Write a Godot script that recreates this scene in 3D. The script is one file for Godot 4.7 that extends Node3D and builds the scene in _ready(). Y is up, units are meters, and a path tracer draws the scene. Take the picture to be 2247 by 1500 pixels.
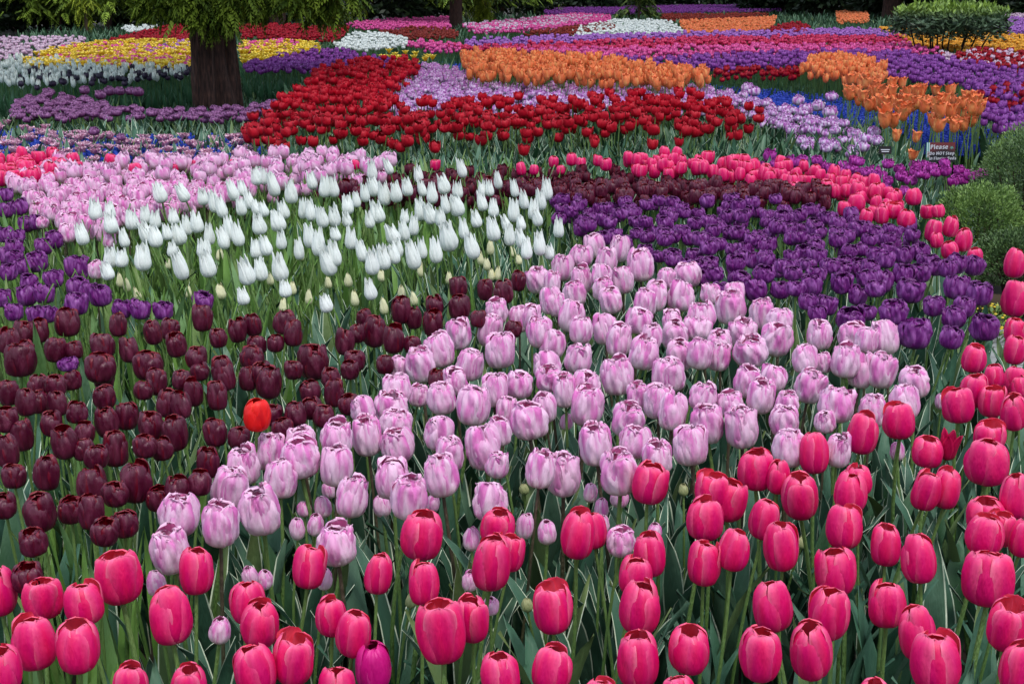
extends Node3D
# A display garden of tulips on a dull day: one near bed of hot pink, lilac, maroon, white and purple drifts,
# a path behind it, then island beds running back under conifers.

const FOCAL := 2900.0            # pixels of the 2247 x 1500 frame
const EYE := Vector3(0, 1.36, 0)
const DIP := 775.0               # how far the horizon lies above the middle of the frame, in those pixels
var rng := RandomNumberGenerator.new()
var wob := FastNoiseLite.new()
var taken := {}
var M := {}
var K := {}
var made := {}                   # tulips of each name so far
var leaves := {}
var stems := []


class Shape:
	var v := PackedVector3Array()
	var n := PackedVector3Array()
	var c := PackedColorArray()
	var ix := PackedInt32Array()

	func sheet(p: Array, col: Array, flip: bool) -> void:
		var nv := p.size()
		var nu: int = p[0].size()
		var at := v.size()
		for j in nv:
			for i in nu:
				var du: Vector3 = p[j][mini(i + 1, nu - 1)] - p[j][maxi(i - 1, 0)]
				var jj := clampi(j, 0, nv - 2) if du.length() < 1e-6 else j
				if du.length() < 1e-6:
					jj = clampi(j, 1, nv - 2)
					du = p[jj][mini(i + 1, nu - 1)] - p[jj][maxi(i - 1, 0)]
				var dv: Vector3 = p[mini(jj + 1, nv - 1)][i] - p[maxi(jj - 1, 0)][i]
				var nn := du.cross(dv).normalized()
				v.append(p[j][i])
				n.append(-nn if flip else nn)
				c.append(col[j][i])
		for j in nv - 1:
			for i in nu - 1:
				var a := at + j * nu + i
				var b := a + 1
				var d := a + nu
				var e := d + 1
				if flip:
					ix.append_array([a, b, e, a, e, d])
				else:
					ix.append_array([a, e, b, a, d, e])

	func tube(pts: Array, rad: Array, sides: int, col: Color, col_end := Color(-1, 0, 0)) -> void:
		var p := []
		var cc := []
		var out := PackedVector3Array()
		for j in pts.size():
			var d: Vector3 = (pts[mini(j + 1, pts.size() - 1)] - pts[maxi(j - 1, 0)]).normalized()
			var x := d.cross(Vector3(0.31, 0.2, 0.93)).normalized()
			var y := d.cross(x)
			var row := PackedVector3Array()
			var cr := PackedColorArray()
			for s in sides + 1:
				var t := TAU * s / sides
				row.append(pts[j] + (x * cos(t) + y * sin(t)) * rad[j])
				cr.append(col if col_end.r < 0 else col.lerp(col_end, float(j) / (pts.size() - 1)))
			p.append(row)
			cc.append(cr)
		sheet(p, cc, false)

	func quad(a: Vector3, b: Vector3, d: Vector3, e: Vector3, col: Color, col2: Color) -> void:  # a base, b and e sides, d tip
		var nn := (b - a).cross(e - a).normalized()
		var at := v.size()
		v.append_array([a, b, d, e])
		n.append_array([nn, nn, nn, nn])
		c.append_array([col, col, col2, col])
		ix.append_array([at, at + 2, at + 1, at, at + 3, at + 2])

	func blob(center: Vector3, size: Vector3, nu: int, nv: int, col: Color, rough := 0.0, noise: FastNoiseLite = null) -> void:
		var p := []
		var cc := []
		for j in nv + 1:
			var t := -PI / 2 + PI * j / nv
			var row := PackedVector3Array()
			var cr := PackedColorArray()
			for i in nu + 1:
				var a := TAU * (i % nu) / nu
				var d := Vector3(cos(t) * cos(a), sin(t), cos(t) * sin(a))
				var f := 1.0 + (rough * noise.get_noise_3dv((center + d) * 40.0) if noise else 0.0)
				row.append(center + d * size * f)
				cr.append(col)
			p.append(row)
			cc.append(cr)
		sheet(p, cc, true)

	func mesh(mat: Material) -> ArrayMesh:
		var a := []
		a.resize(Mesh.ARRAY_MAX)
		a[Mesh.ARRAY_VERTEX] = v
		a[Mesh.ARRAY_NORMAL] = n
		a[Mesh.ARRAY_COLOR] = c
		a[Mesh.ARRAY_INDEX] = ix
		var m := ArrayMesh.new()
		m.add_surface_from_arrays(Mesh.PRIMITIVE_TRIANGLES, a)
		m.surface_set_material(0, mat)
		return m


func numbered(called: String) -> String:
	var k: int = taken.get(called, 0)
	taken[called] = k + 1
	return called if k == 0 else "%s_%03d" % [called, k]


func tag(o: Node, label: String, category: String, group := "", kind := "") -> void:
	o.set_meta("label", label)
	o.set_meta("category", category)
	if group:
		o.set_meta("group", group)
	if kind:
		o.set_meta("kind", kind)


func thing(called: String, at: Vector3) -> Node3D:
	var o := Node3D.new()
	o.name = numbered(called)
	add_child(o)
	o.position = at
	return o


func part(called: String, mesh: Mesh, parent: Node, xf := Transform3D()) -> MeshInstance3D:
	var o := MeshInstance3D.new()
	o.name = called
	o.mesh = mesh
	o.transform = xf
	parent.add_child(o, true)
	return o


func whole(called: String, mesh: Mesh, xf := Transform3D()) -> MeshInstance3D:
	var o := MeshInstance3D.new()
	o.name = numbered(called)
	o.mesh = mesh
	o.transform = xf
	add_child(o)
	return o


func many(called: String, mesh: Mesh, xfs: Array, parent: Node = null) -> MultiMeshInstance3D:
	var mm := MultiMesh.new()
	mm.transform_format = MultiMesh.TRANSFORM_3D
	mm.mesh = mesh
	mm.instance_count = xfs.size()
	for i in xfs.size():
		mm.set_instance_transform(i, xfs[i])
	var o := MultiMeshInstance3D.new()
	o.name = called if parent else numbered(called)
	o.multimesh = mm
	(parent if parent else self).add_child(o, true)
	o.set_meta("kind", "stuff")
	return o


# where the line of sight through a spot of the frame meets the level h above the ground
func spot(x: float, y: float, h: float) -> Vector3:
	var pitch := atan(DIP / FOCAL)
	var d := Vector3((x - 1123.5) / FOCAL, -(y - 750.0) / FOCAL, -1.0).rotated(Vector3.RIGHT, -pitch)
	return EYE + d * ((h - EYE.y) / d.y)


func depth_of(p: Vector3) -> float:
	return (p - EYE).rotated(Vector3.RIGHT, atan(DIP / FOCAL)).z * -1.0


func in_frame(p: Vector3) -> Vector2:
	var q := (p - EYE).rotated(Vector3.RIGHT, atan(DIP / FOCAL))
	return Vector2(1123.5 + FOCAL * q.x / -q.z, 750.0 - FOCAL * q.y / -q.z)


func region(poly: Array, h: float) -> PackedVector2Array:
	var out := PackedVector2Array()
	for k in range(0, poly.size(), 2):
		var p := spot(poly[k], poly[k + 1], h)
		out.append(Vector2(p.x, p.z))
	return out


# plants set out about `gap` apart inside a bed
func scatter(poly: Array, h: float, gap: float, keep: Array = [], loose := 0.36) -> Array:
	var r := region(poly, h)
	var lo := r[0]
	var hi := r[0]
	for q in r:
		lo = lo.min(q)
		hi = hi.max(q)
	var out := []
	var row := 0
	var z := lo.y
	while z < hi.y:
		var x := lo.x + (gap * 0.5 if row % 2 else 0.0)
		while x < hi.x:
			var q := Vector2(x + rng.randf_range(-loose, loose) * gap, z + rng.randf_range(-loose, loose) * gap)
			if Geometry2D.is_point_in_polygon(q, r):
				var ok := true
				for t in keep:
					if Vector2(t.x, t.z).distance_to(q) < gap * 0.72:
						ok = false
						break
				if ok:
					out.append(Vector3(q.x, h, q.y))
			x += gap
		z += gap * 0.866
		row += 1
	return out


func ordinal(k: int) -> String:
	var ones := ["", "first", "second", "third", "fourth", "fifth", "sixth", "seventh", "eighth", "ninth", "tenth", "eleventh", "twelfth", "thirteenth", "fourteenth", "fifteenth", "sixteenth", "seventeenth", "eighteenth", "nineteenth"]
	var tens := ["", "", "twenty", "thirty", "forty", "fifty", "sixty", "seventy", "eighty", "ninety"]
	if k < 20:
		return ones[k]
	if k > 99:
		return str(k) + "th"
	return (tens[k / 10].trim_suffix("y") + "ieth") if k % 10 == 0 else tens[k / 10] + "-" + ones[k % 10]


func mat(rough: float, spec := 0.4, back := 0.0) -> StandardMaterial3D:
	var m := StandardMaterial3D.new()
	m.vertex_color_use_as_albedo = true
	m.roughness = rough
	m.metallic_specular = spec
	m.cull_mode = BaseMaterial3D.CULL_DISABLED
	if back > 0:
		m.backlight_enabled = true
		m.backlight = Color(back, back, back)
	return m


# ---------------------------------------------------------------- flowers

func along(a: Array, v: float) -> float:
	var t := clampf(v, 0, 1) * (a.size() - 1)
	var k := mini(int(t), a.size() - 2)
	var f := t - k
	var p0: float = a[maxi(k - 1, 0)]
	var p1: float = a[k]
	var p2: float = a[k + 1]
	var p3: float = a[mini(k + 2, a.size() - 1)]
	return p1 + 0.5 * f * (p2 - p0 + f * (2 * p0 - 5 * p1 + 4 * p2 - p3 + f * (3 * (p1 - p2) + p3 - p0)))


func srgb(r: int, g: int, b: int) -> Color:
	return Color8(r, g, b).srgb_to_linear()


func petal_colour(look: String, u: float, v: float, inside: bool, s: float) -> Color:
	var e := absf(u)
	var n := wob.get_noise_3d(u * 26.0, v * 7.0, s * 31.0)          # streaks along the petal
	var m := wob.get_noise_3d(u * 9.0 + 50.0, v * 9.0, s * 17.0)    # broad blotches
	match look:
		"pink":
			if inside:
				return srgb(255, 84, 112).lerp(srgb(250, 96, 130), maxf(smoothstep(0.55, 1.0, e), smoothstep(0.86, 1.0, v)) * 0.8)
			var c := srgb(222, 0, 110).lerp(srgb(238, 16, 100), smoothstep(-0.8, 0.8, m + n * 0.4))
			c = c.lerp(srgb(250, 96, 150), smoothstep(0.15, 1.05, e * 0.85 + 0.4 * (v - 0.5) + n * 0.08 + m * 0.1) * 0.9)
			c = c.lerp(srgb(252, 104, 104), smoothstep(0.6, 1.0, e + n * 0.05 - 0.15 * v) * 0.5)
			c = c.lerp(srgb(255, 150, 186), maxf(smoothstep(0.78, 1.0, e), smoothstep(0.86, 0.99, v)) * 0.45)
			c = c.lerp(srgb(200, 0, 70), clampf(wob.get_noise_3d(u * 90.0, v * 4.0, s * 23.0) * 0.5, 0, 0.3))
			c = c.lerp(srgb(190, 130, 84), (1.0 - smoothstep(0.02, 0.13, v)) * 0.8)
			return c
		"lilac", "lilac_bud":
			if inside:
				return srgb(250, 140, 196).lerp(srgb(250, 206, 232), maxf(smoothstep(0.5, 1.0, e), smoothstep(0.85, 1.0, v)))
			var f := smoothstep(0.05, 0.95, 0.42 * v + 0.26 * e + n * 0.36 + m * 0.8 + 0.06)
			var c := srgb(246, 222, 238).lerp(srgb(222, 96, 186), f * 0.95)
			c = c.lerp(srgb(238, 150, 208), smoothstep(0.1, 0.6, v) * 0.28)
			c = c.lerp(srgb(214, 84, 176), clampf(wob.get_noise_3d(u * 70.0, v * 5.0, s * 19.0) * 0.6, 0, 0.3) * smoothstep(0.15, 0.5, v))
			c = c.lerp(srgb(250, 220, 238), maxf(smoothstep(0.84, 0.98, e), smoothstep(0.92, 0.99, v)) * 0.7)
			c = c.lerp(srgb(240, 214, 190), (1.0 - smoothstep(0.0, 0.46, v)) * (0.95 if look == "lilac_bud" else 0.85))
			return c
		"maroon":
			var c := srgb(74, 8, 36).lerp(srgb(106, 36, 62), smoothstep(-0.4, 0.7, m + n * 0.12) * (1.0 - e * 0.6))
			c = c.lerp(srgb(132, 6, 28), smoothstep(0.6, 1.0, e) * 0.6)
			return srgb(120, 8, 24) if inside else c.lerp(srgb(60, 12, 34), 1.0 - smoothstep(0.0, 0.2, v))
		"purple":
			var c := srgb(108, 30, 114).lerp(srgb(146, 76, 152), smoothstep(-0.2, 0.6, m + n * 0.6))
			c = c.lerp(srgb(130, 36, 122), smoothstep(0.6, 1.0, e) * 0.6)
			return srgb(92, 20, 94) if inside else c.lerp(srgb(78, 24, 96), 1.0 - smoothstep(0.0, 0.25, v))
		"white":
			var c := srgb(246, 248, 244).lerp(srgb(232, 238, 232), smoothstep(0.0, 0.6, n))
			return c.lerp(srgb(214, 222, 170), (1.0 - smoothstep(0.0, 0.2, v)) * 0.6)
		"cream_bud":
			return srgb(236, 232, 190).lerp(srgb(170, 190, 110), (1.0 - smoothstep(0.0, 0.5, v)) * 0.8 + n * 0.1)
		"green_bud":
			return srgb(140, 160, 100).lerp(srgb(190, 190, 140), v)
		"scarlet":
			return srgb(242, 26, 24).lerp(srgb(214, 6, 14), smoothstep(0.0, 0.5, m)).lerp(srgb(250, 90, 40), smoothstep(0.8, 1.0, e) * 0.3)
		"magenta":
			var c := srgb(212, 6, 128).lerp(srgb(232, 50, 150), smoothstep(0.3, 0.9, e + n * 0.4))
			return srgb(190, 0, 90) if inside else c
		"cerise":
			return srgb(186, 0, 76).lerp(srgb(216, 30, 90), smoothstep(0.4, 1.0, e + n * 0.3))
		"red":
			var c := srgb(190, 4, 36).lerp(srgb(216, 18, 46), smoothstep(-0.1, 0.5, m + n * 0.4))
			return srgb(140, 0, 14) if inside else c
		"orange":
			var c := srgb(248, 132, 76).lerp(srgb(254, 178, 108), smoothstep(-0.1, 0.5, n + m))
			c = c.lerp(srgb(240, 196, 96), (1.0 - smoothstep(0.02, 0.4, v + e * 0.3)) * 0.85)
			return c.lerp(srgb(248, 110, 86), smoothstep(0.6, 1.0, e) * 0.5)
		"lilac_double":
			var c := srgb(236, 222, 244).lerp(srgb(196, 100, 196), smoothstep(0.05, 0.75, 0.6 * e + 0.2 * v + n * 0.55))
			return c
		"violet_double":
			return srgb(114, 54, 106).lerp(srgb(164, 108, 160), smoothstep(0.1, 0.9, v * 0.7 + n * 0.6)).lerp(srgb(150, 30, 90), (1.0 - smoothstep(0.0, 0.4, v)) * 0.6)
		"carnation":
			return srgb(220, 122, 172).lerp(srgb(250, 218, 232), smoothstep(0.3, 0.95, v * 0.5 + e * 0.5 + n * 0.4)).lerp(srgb(190, 170, 120), (1.0 - smoothstep(0.0, 0.3, v)) * 0.6)
		"orchid":
			return srgb(170, 30, 144).lerp(srgb(206, 80, 190), smoothstep(-0.1, 0.6, n + m + v * 0.3))
		"violet":
			return srgb(124, 44, 140).lerp(srgb(168, 92, 186), smoothstep(-0.2, 0.6, n + m))
		"crimson":
			return srgb(160, 4, 30).lerp(srgb(200, 20, 50), smoothstep(-0.2, 0.5, m))
		"rose":
			return srgb(204, 4, 74).lerp(srgb(244, 90, 140), smoothstep(0.55, 1.0, e * 0.5 + v * 0.6 + n * 0.4))
		"bright_pink":
			return srgb(228, 50, 150).lerp(srgb(246, 130, 190), smoothstep(0.3, 1.0, e + n * 0.4))
		"mauve":
			return srgb(150, 70, 176).lerp(srgb(196, 130, 214), smoothstep(0.2, 0.9, v + n * 0.4))
		"yellow":
			return srgb(244, 196, 30).lerp(srgb(252, 226, 90), smoothstep(0.2, 0.9, v + n * 0.5))
		"apricot":
			return srgb(246, 150, 26).lerp(srgb(250, 190, 70), smoothstep(0.2, 0.9, v + n * 0.5))
		"pale":
			return srgb(206, 220, 218).lerp(srgb(236, 240, 232), smoothstep(0.3, 0.9, v + n * 0.5))
		"black":
			return srgb(42, 34, 56).lerp(srgb(70, 52, 80), smoothstep(0.0, 0.5, n + m))
		"rust":
			return srgb(130, 34, 32).lerp(srgb(176, 70, 50), smoothstep(0.0, 0.6, n + m))
		"pale_pink":
			return srgb(206, 150, 186).lerp(srgb(238, 210, 228), smoothstep(0.2, 0.9, v + n * 0.4))
	return Color(0.5, 0.5, 0.5)


# one petal of a cup: k gives the cup's profile, ring the petal's place in it
func petal(sh: Shape, k: Dictionary, phi: float, ring: Dictionary, s: float, nu: int, nv: int, both: bool) -> void:
	var out := []
	var inn := []
	var co := []
	var ci := []
	var look: String = k.look
	var scale: float = ring.get("scale", 1.0)
	var vm: float = k.get("broad", 0.5)
	var tp: float = k.get("tip", 2.4)
	var tq: float = k.get("tip_q", 0.62)
	var ruf: float = k.get("ruffle", 0.0008)
	var lift: float = ring.get("lift", 0.0)
	var opens: float = ring.get("opens", 0.0)
	for j in nv + 1:
		var v := float(j) / nv
		var rr: float = along(k.r, v) * scale + ring.get("off", 0.0) * smoothstep(0.0, 0.3, v) + opens * v * v
		var zz: float = along(k.z, v) * ring.get("tall", 1.0) + lift
		var w: float = sin(PI / 2 * (0.3 + 0.7 * v / vm)) if v < vm else pow(maxf(0.0, 1.0 - pow((v - vm) / (1.0 - vm), tp)), tq)
		w *= k.w * ring.get("wide", 1.0)
		var ro := PackedVector3Array()
		var ri := PackedVector3Array()
		var cr := PackedColorArray()
		var cs := PackedColorArray()
		for i in nu + 1:
			var u := -1.0 + 2.0 * i / nu
			var a := u * minf(w / maxf(rr, 0.011), 1.25)
			var q := wob.get_noise_3d(u * 14.0 + s * 91.0, v * 16.0, s * 37.0)
			var q2 := wob.get_noise_3d(u * 30.0 + s * 51.0, v * 12.0, s * 13.0)
			var r: float = rr + ruf * (q * (0.5 + 1.6 * v) + q2 * 0.8 * v * (0.4 + u * u)) * 1.6
			r += k.get("keel", 0.0025) * (0.45 - u * u) * sin(PI * minf(v * 1.1, 1.0)) + k.get("curl", 0.0) * u * u * v
			var z: float = zz + ruf * q2 * 2.0 * v * v - k.get("notch", 0.0) * v * v * (1.0 - u * u) * 0.004
			var p := Vector3(cos(phi + a) * r, z, sin(phi + a) * r)
			ro.append(p)
			var th := 0.0011 * (1.0 - u * u) * sin(PI * clampf(v, 0.02, 0.98))
			ri.append(Vector3(cos(phi + a) * (r - th), z, sin(phi + a) * (r - th)))
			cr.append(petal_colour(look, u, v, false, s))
			cs.append(petal_colour(look, u, v, true, s))
		out.append(ro)
		inn.append(ri)
		co.append(cr)
		ci.append(cs)
	sh.sheet(out, co, true)
	if both:
		sh.sheet(inn, ci, false)


# the petals of one flower as separate shapes (or all in one); returns meshes
func flower(k: Dictionary, seed_at: float, split: bool, nu: int, nv: int, both := true) -> Array:
	var out := []
	var all := Shape.new()
	var idx := 0
	var wild := rng.randi() % 14
	var gape: float = k.get("gape", 0.0) * pow(rng.randf(), 2.5)
	for ring in k.rings:
		for p in ring.n:
			var sh := Shape.new() if split else all
			var rg: Dictionary = ring.duplicate()
			rg.opens = gape + ring.get("opens", 0.0) + rng.randf_range(-0.5, 1.0) * k.get("loose", 0.002)
			rg.tall = ring.get("tall", 1.0) * rng.randf_range(0.88, 1.05)
			if k.has("wild") and (idx == wild or rng.randf() < 0.03):
				rg.opens += k.wild * rng.randf_range(0.5, 1.0)
				rg.tall *= 0.93
			petal(sh, k, TAU * (p + ring.get("turn", 0.0)) / ring.n + rng.randf_range(-0.1, 0.1), rg, seed_at + idx * 0.37, nu, nv, both)
			idx += 1
			if split:
				out.append(sh.mesh(M[k.get("mat", "petal")]))
	if not split:
		out.append(all)
	return out


func leaf_shape(sh: Shape, length: float, width: float, a0: float, a1: float, turn: float, cols: Array, rim: float, seg: int, fold := 0.35, from := Vector3.ZERO, sway := 0.0) -> void:
	var p := []
	var cc := []
	var at := from
	var us := [-1.0, -0.9, -0.84, 0.0, 0.84, 0.9, 1.0] if rim > 0 else ([-1.0, 0.0, 1.0] if seg > 4 else [-1.0, 1.0])
	for j in seg + 1:
		var v := float(j) / seg
		var a := lerpf(a0, a1, v * v)
		var tw := turn + sway * v
		var dir := Vector3(sin(a) * cos(tw), cos(a), sin(a) * sin(tw))
		var side := Vector3(-sin(tw + sway * 0.6), 0, cos(tw + sway * 0.6))
		var up := side.cross(dir)
		var w := width * 0.5 * pow(sin(PI * clampf(0.12 + 0.88 * v, 0, 1)), 0.72) * (1.0 if v < 0.98 else 0.05)
		var row := PackedVector3Array()
		var cr := PackedColorArray()
		for u in us:
			var f: float = absf(u)
			row.append(at + side * (u * w) + up * (fold * f * w * (1.0 - v * 0.6)) + up * sin(v * 11.0 + u * 2.5 + sway * 9.0) * width * 0.09)
			var c: Color = cols[0].lerp(cols[1], clampf(v * 0.8 + 0.25 * wob.get_noise_3d(u * 30.0, v * 4.0, sway * 60.0), 0, 1))
			cr.append(cols[2] if rim > 0 and f > 0.87 else c)
		p.append(row)
		cc.append(cr)
		at += dir * (length / seg)
	sh.sheet(p, cc, true)


func make_leaves() -> void:
	var tone := {
		"blue": [srgb(46, 84, 60), srgb(82, 122, 98), srgb(80, 110, 90)],
		"rimmed": [srgb(44, 80, 58), srgb(80, 118, 96), srgb(224, 236, 208)],
		"bright": [srgb(74, 116, 46), srgb(128, 166, 82), srgb(120, 150, 80)],
		"deep": [srgb(34, 66, 40), srgb(62, 98, 66), srgb(70, 100, 70)],
	}
	for t in tone:
		leaves[t] = []
		for k in 10:
			var sh := Shape.new()
			var old: Array = tone[t].duplicate()
			if k == 4:
				old[1] = srgb(122, 140, 82)
			if k > 6:
				old[1] = old[1].lerp(srgb(120, 150, 124), 0.5)
			var slim := 0.55 if t == "bright" else 1.0
			leaf_shape(sh, rng.randf_range(0.30, 0.44), rng.randf_range(0.036, 0.058) * slim, rng.randf_range(0.05, 0.24), rng.randf_range(0.25, 1.25) * (0.6 if t == "bright" else 1.0), 0.0, old, 1.0 if t == "rimmed" else 0.0, 9, rng.randf_range(0.2, 0.55), Vector3(0.006, 0, 0), rng.randf_range(-0.5, 0.5))
			leaves[t].append(sh.mesh(M.leaf))
	for k in 6:
		var sh := Shape.new()
		var b := rng.randf_range(-0.035, 0.035)
		var pts := []
		var rad := []
		for j in 7:
			var v := j / 6.0
			pts.append(Vector3(b * v * (1.0 - v) * 4.0 * 0.5, v, b * 0.6 * sin(v * PI)))
			rad.append(lerpf(0.0046, 0.0034, v))
		sh.tube(pts, rad, 6, srgb(70, 104, 50), srgb(104, 132, 70))
		stems.append(sh.mesh(M.leaf))
	var dark := Shape.new()
	dark.tube([Vector3.ZERO, Vector3(0.004, 0.5, 0), Vector3(0, 1, 0)], [0.0042, 0.0038, 0.0034], 6, srgb(60, 74, 46), srgb(84, 70, 56))
	stems.append(dark.mesh(M.leaf))


func kind_of(id: String, d: Dictionary) -> void:
	K[id] = d
	d.heads = []
	var big := 0.0
	for x in d.r:
		big = maxf(big, x)
	d.W = d.get("W", 2.0 * big + 0.004)
	d.H = d.z[-1]
	for s in d.get("forms", 5):
		if d.parts == "petals":
			d.heads.append(flower(d, s * 3.1 + 0.7, true, 16, 14))
		elif d.parts == "flower":
			d.heads.append([flower(d, s * 3.1 + 0.7, false, 4, 5)[0].mesh(M.petal)])
		else:                          # far away: flower, stem and leaves in one small mesh, foot on the ground
			var f: Shape = flower(d, s * 3.1 + 0.7, false, 2, 3, false)[0]
			for q in f.v.size():
				f.v[q] += Vector3(0, d.h0 - d.H * 0.5, 0)
			f.tube([Vector3.ZERO, Vector3(0.01, d.h0 * 0.5, 0.005), Vector3(0, d.h0 - d.H * 0.5, 0)], [0.005, 0.0045, 0.004], 3, srgb(70, 104, 56))
			for q in 3:
				leaf_shape(f, rng.randf_range(0.55, 0.85) * d.h0, 0.045, 0.1, rng.randf_range(0.4, 1.1), TAU * q / 3 + rng.randf(), [srgb(40, 78, 50), srgb(70, 112, 80), Color()], 0.0, 3)
			d.heads.append([f.mesh(M.petal)])


# a tulip whose flower is centred on `at`; wide and tall are the flower's size in metres
func tulip(id: String, at: Vector3, wide: float, tall: float, label: String, group: String, lean := Vector2.ZERO) -> Node3D:
	var k: Dictionary = K[id]
	var head: Array = k.heads[rng.randi() % k.heads.size()]
	var yaw := rng.randf_range(0, TAU)
	var sx: float = wide / k.W
	if k.parts == "whole":
		var o := whole(k.name, head[0], Transform3D(Basis(Vector3.UP, yaw).scaled(Vector3(sx, at.y / k.h0, sx)), Vector3(at.x, 0, at.z)))
		tag(o, label, k.get("cat", "tulip"), group)
		return o
	var sy: float = tall / k.H
	var foot := Vector3(at.x - lean.x * at.y, 0, at.z - lean.y * at.y)
	var o := thing(k.name, foot)
	tag(o, label, k.get("cat", "tulip"), group)
	var tilt := Basis(Vector3(lean.y, 0, -lean.x).normalized(), lean.length()) if lean.length() > 0.001 else Basis()
	var base := Vector3(at.x - foot.x, at.y, at.z - foot.z) - tilt.y * tall * 0.5
	var hx := Transform3D(tilt * Basis(Vector3.UP, yaw) * Basis.from_scale(Vector3(sx, sy, sx)), base)
	for m in head:
		part("petal" if k.parts == "petals" else "flower", m, o, hx)
	var len := base.length() + 0.002
	var dir := base.normalized()
	var sb := Basis(Vector3.UP.cross(dir).normalized(), Vector3.UP.angle_to(dir)) if dir.y < 0.9999 else Basis()
	var thick := clampf(sx, 0.75, 1.25)
	part("stem", stems[6] if k.get("dark_stem", false) and rng.randf() < 0.6 else stems[rng.randi() % 6], o, Transform3D(sb * Basis(Vector3.UP, 0.0 if lean.length() > 0.1 else yaw) * Basis.from_scale(Vector3(thick, len, thick)), Vector3.ZERO))
	var set: Array = leaves[k.get("leaf", "blue")]
	for q in k.get("leaves", 2):
		part("leaf", set[rng.randi() % set.size()], o, Transform3D(Basis(Vector3.UP, yaw + q * 2.6 + rng.randf()).scaled(Vector3.ONE * rng.randf_range(0.7, 1.05) * k.get("leaf_size", 1.0)), Vector3.ZERO))
	return o


# ---------------------------------------------------------------- the place

func _ready() -> void:
	var cam := Camera3D.new()
	cam.name = "camera"
	cam.position = EYE
	cam.rotation = Vector3(-atan(DIP / FOCAL), 0, 0)
	cam.fov = rad_to_deg(2.0 * atan(750.0 / FOCAL))
	cam.near = 0.05
	cam.far = 400.0
	add_child(cam)
	cam.current = true

	var env := Environment.new()
	var sky_mat := ProceduralSkyMaterial.new()
	sky_mat.sky_top_color = Color(0.86, 0.92, 1.0)
	sky_mat.sky_horizon_color = Color(0.72, 0.78, 0.82)
	sky_mat.sky_curve = 0.3
	sky_mat.ground_bottom_color = Color(0.10, 0.12, 0.08)
	sky_mat.ground_horizon_color = Color(0.2, 0.22, 0.18)
	sky_mat.sun_angle_max = 40.0
	var sky := Sky.new()
	sky.sky_material = sky_mat
	env.background_mode = Environment.BG_SKY
	env.sky = sky
	env.background_energy_multiplier = 1.0
	env.tonemap_mode = Environment.TONE_MAPPER_LINEAR
	env.tonemap_exposure = 1.45
	env.sdfgi_enabled = true
	env.ssao_enabled = true
	env.ssil_enabled = true
	var we := WorldEnvironment.new()
	we.name = "world"
	we.environment = env
	add_child(we)

	var sun := DirectionalLight3D.new()
	sun.name = "sun"
	sun.light_color = Color(1.0, 0.98, 0.95)
	sun.light_energy = 0.45
	sun.light_angular_distance = 14.0
	sun.shadow_enabled = true
	sun.rotation_degrees = Vector3(-62, 24, 0)
	add_child(sun)

	rng.seed = 71
	wob.seed = 5
	wob.frequency = 0.12
	wob.fractal_octaves = 2
	materials()
	make_leaves()
	ground()
	kinds()
	trees()
	shrubs()
	front_bed()
	back_beds()
	far_beds()
	signs()


func materials() -> void:
	M.petal = mat(0.48, 0.45, 0.66)
	M.petal_matt = mat(0.42, 0.45, 0.3)
	M.leaf = mat(0.5, 0.45, 0.22)
	M.needle = mat(0.6, 0.3, 0.4)
	M.plain = mat(0.8, 0.3)
	# fine lengthwise veins in petals and leaves
	var vt := NoiseTexture2D.new()
	var vn := FastNoiseLite.new()
	vn.frequency = 0.035
	vn.fractal_octaves = 3
	vt.noise = vn
	vt.width = 256
	vt.height = 256
	vt.seamless = true
	vt.as_normal_map = true
	vt.bump_strength = 6.0
	for id in ["petal", "petal_matt", "leaf"]:
		var pm: StandardMaterial3D = M[id]
		pm.normal_enabled = true
		pm.normal_texture = vt
		pm.normal_scale = 0.4 if id == "leaf" else 0.42
		pm.uv1_triplanar = true
		pm.uv1_scale = Vector3(55, 7, 55) if id != "leaf" else Vector3(40, 3, 40)
	var soil := StandardMaterial3D.new()
	var nt := NoiseTexture2D.new()
	var fn := FastNoiseLite.new()
	fn.frequency = 0.02
	fn.fractal_octaves = 5
	nt.noise = fn
	nt.width = 512
	nt.height = 512
	nt.seamless = true
	var ramp := Gradient.new()
	ramp.set_color(0, Color(0.10, 0.08, 0.06))
	ramp.set_color(1, Color(0.25, 0.21, 0.16))
	nt.color_ramp = ramp
	soil.albedo_texture = nt
	soil.uv1_triplanar = true
	soil.uv1_world_triplanar = true
	soil.uv1_scale = Vector3(0.8, 0.8, 0.8)
	soil.roughness = 0.95
	M.soil = soil
	var bark := StandardMaterial3D.new()
	var bt := NoiseTexture2D.new()
	var bn := FastNoiseLite.new()
	bn.frequency = 0.025
	bn.fractal_octaves = 4
	bt.noise = bn
	bt.width = 256
	bt.height = 256
	bt.seamless = true
	var br := Gradient.new()
	br.set_color(0, Color(0.08, 0.05, 0.045))
	br.set_color(1, Color(0.42, 0.28, 0.24))
	bt.color_ramp = br
	bark.albedo_texture = bt
	bark.uv1_triplanar = true
	bark.uv1_scale = Vector3(5.0, 0.9, 5.0)
	bark.roughness = 0.95
	M.bark = bark
	var wood := StandardMaterial3D.new()
	var wt := NoiseTexture2D.new()
	var wn := FastNoiseLite.new()
	wn.frequency = 0.03
	wn.fractal_octaves = 4
	wt.noise = wn
	wt.width = 256
	wt.height = 256
	wt.seamless = true
	var wr := Gradient.new()
	wr.set_color(0, Color(0.44, 0.44, 0.44))
	wr.set_color(1, Color(0.66, 0.66, 0.65))
	wt.color_ramp = wr
	wood.albedo_texture = wt
	wood.uv1_triplanar = true
	wood.uv1_scale = Vector3(1.2, 8.0, 14.0)
	wood.roughness = 0.85
	M.wood = wood


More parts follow.
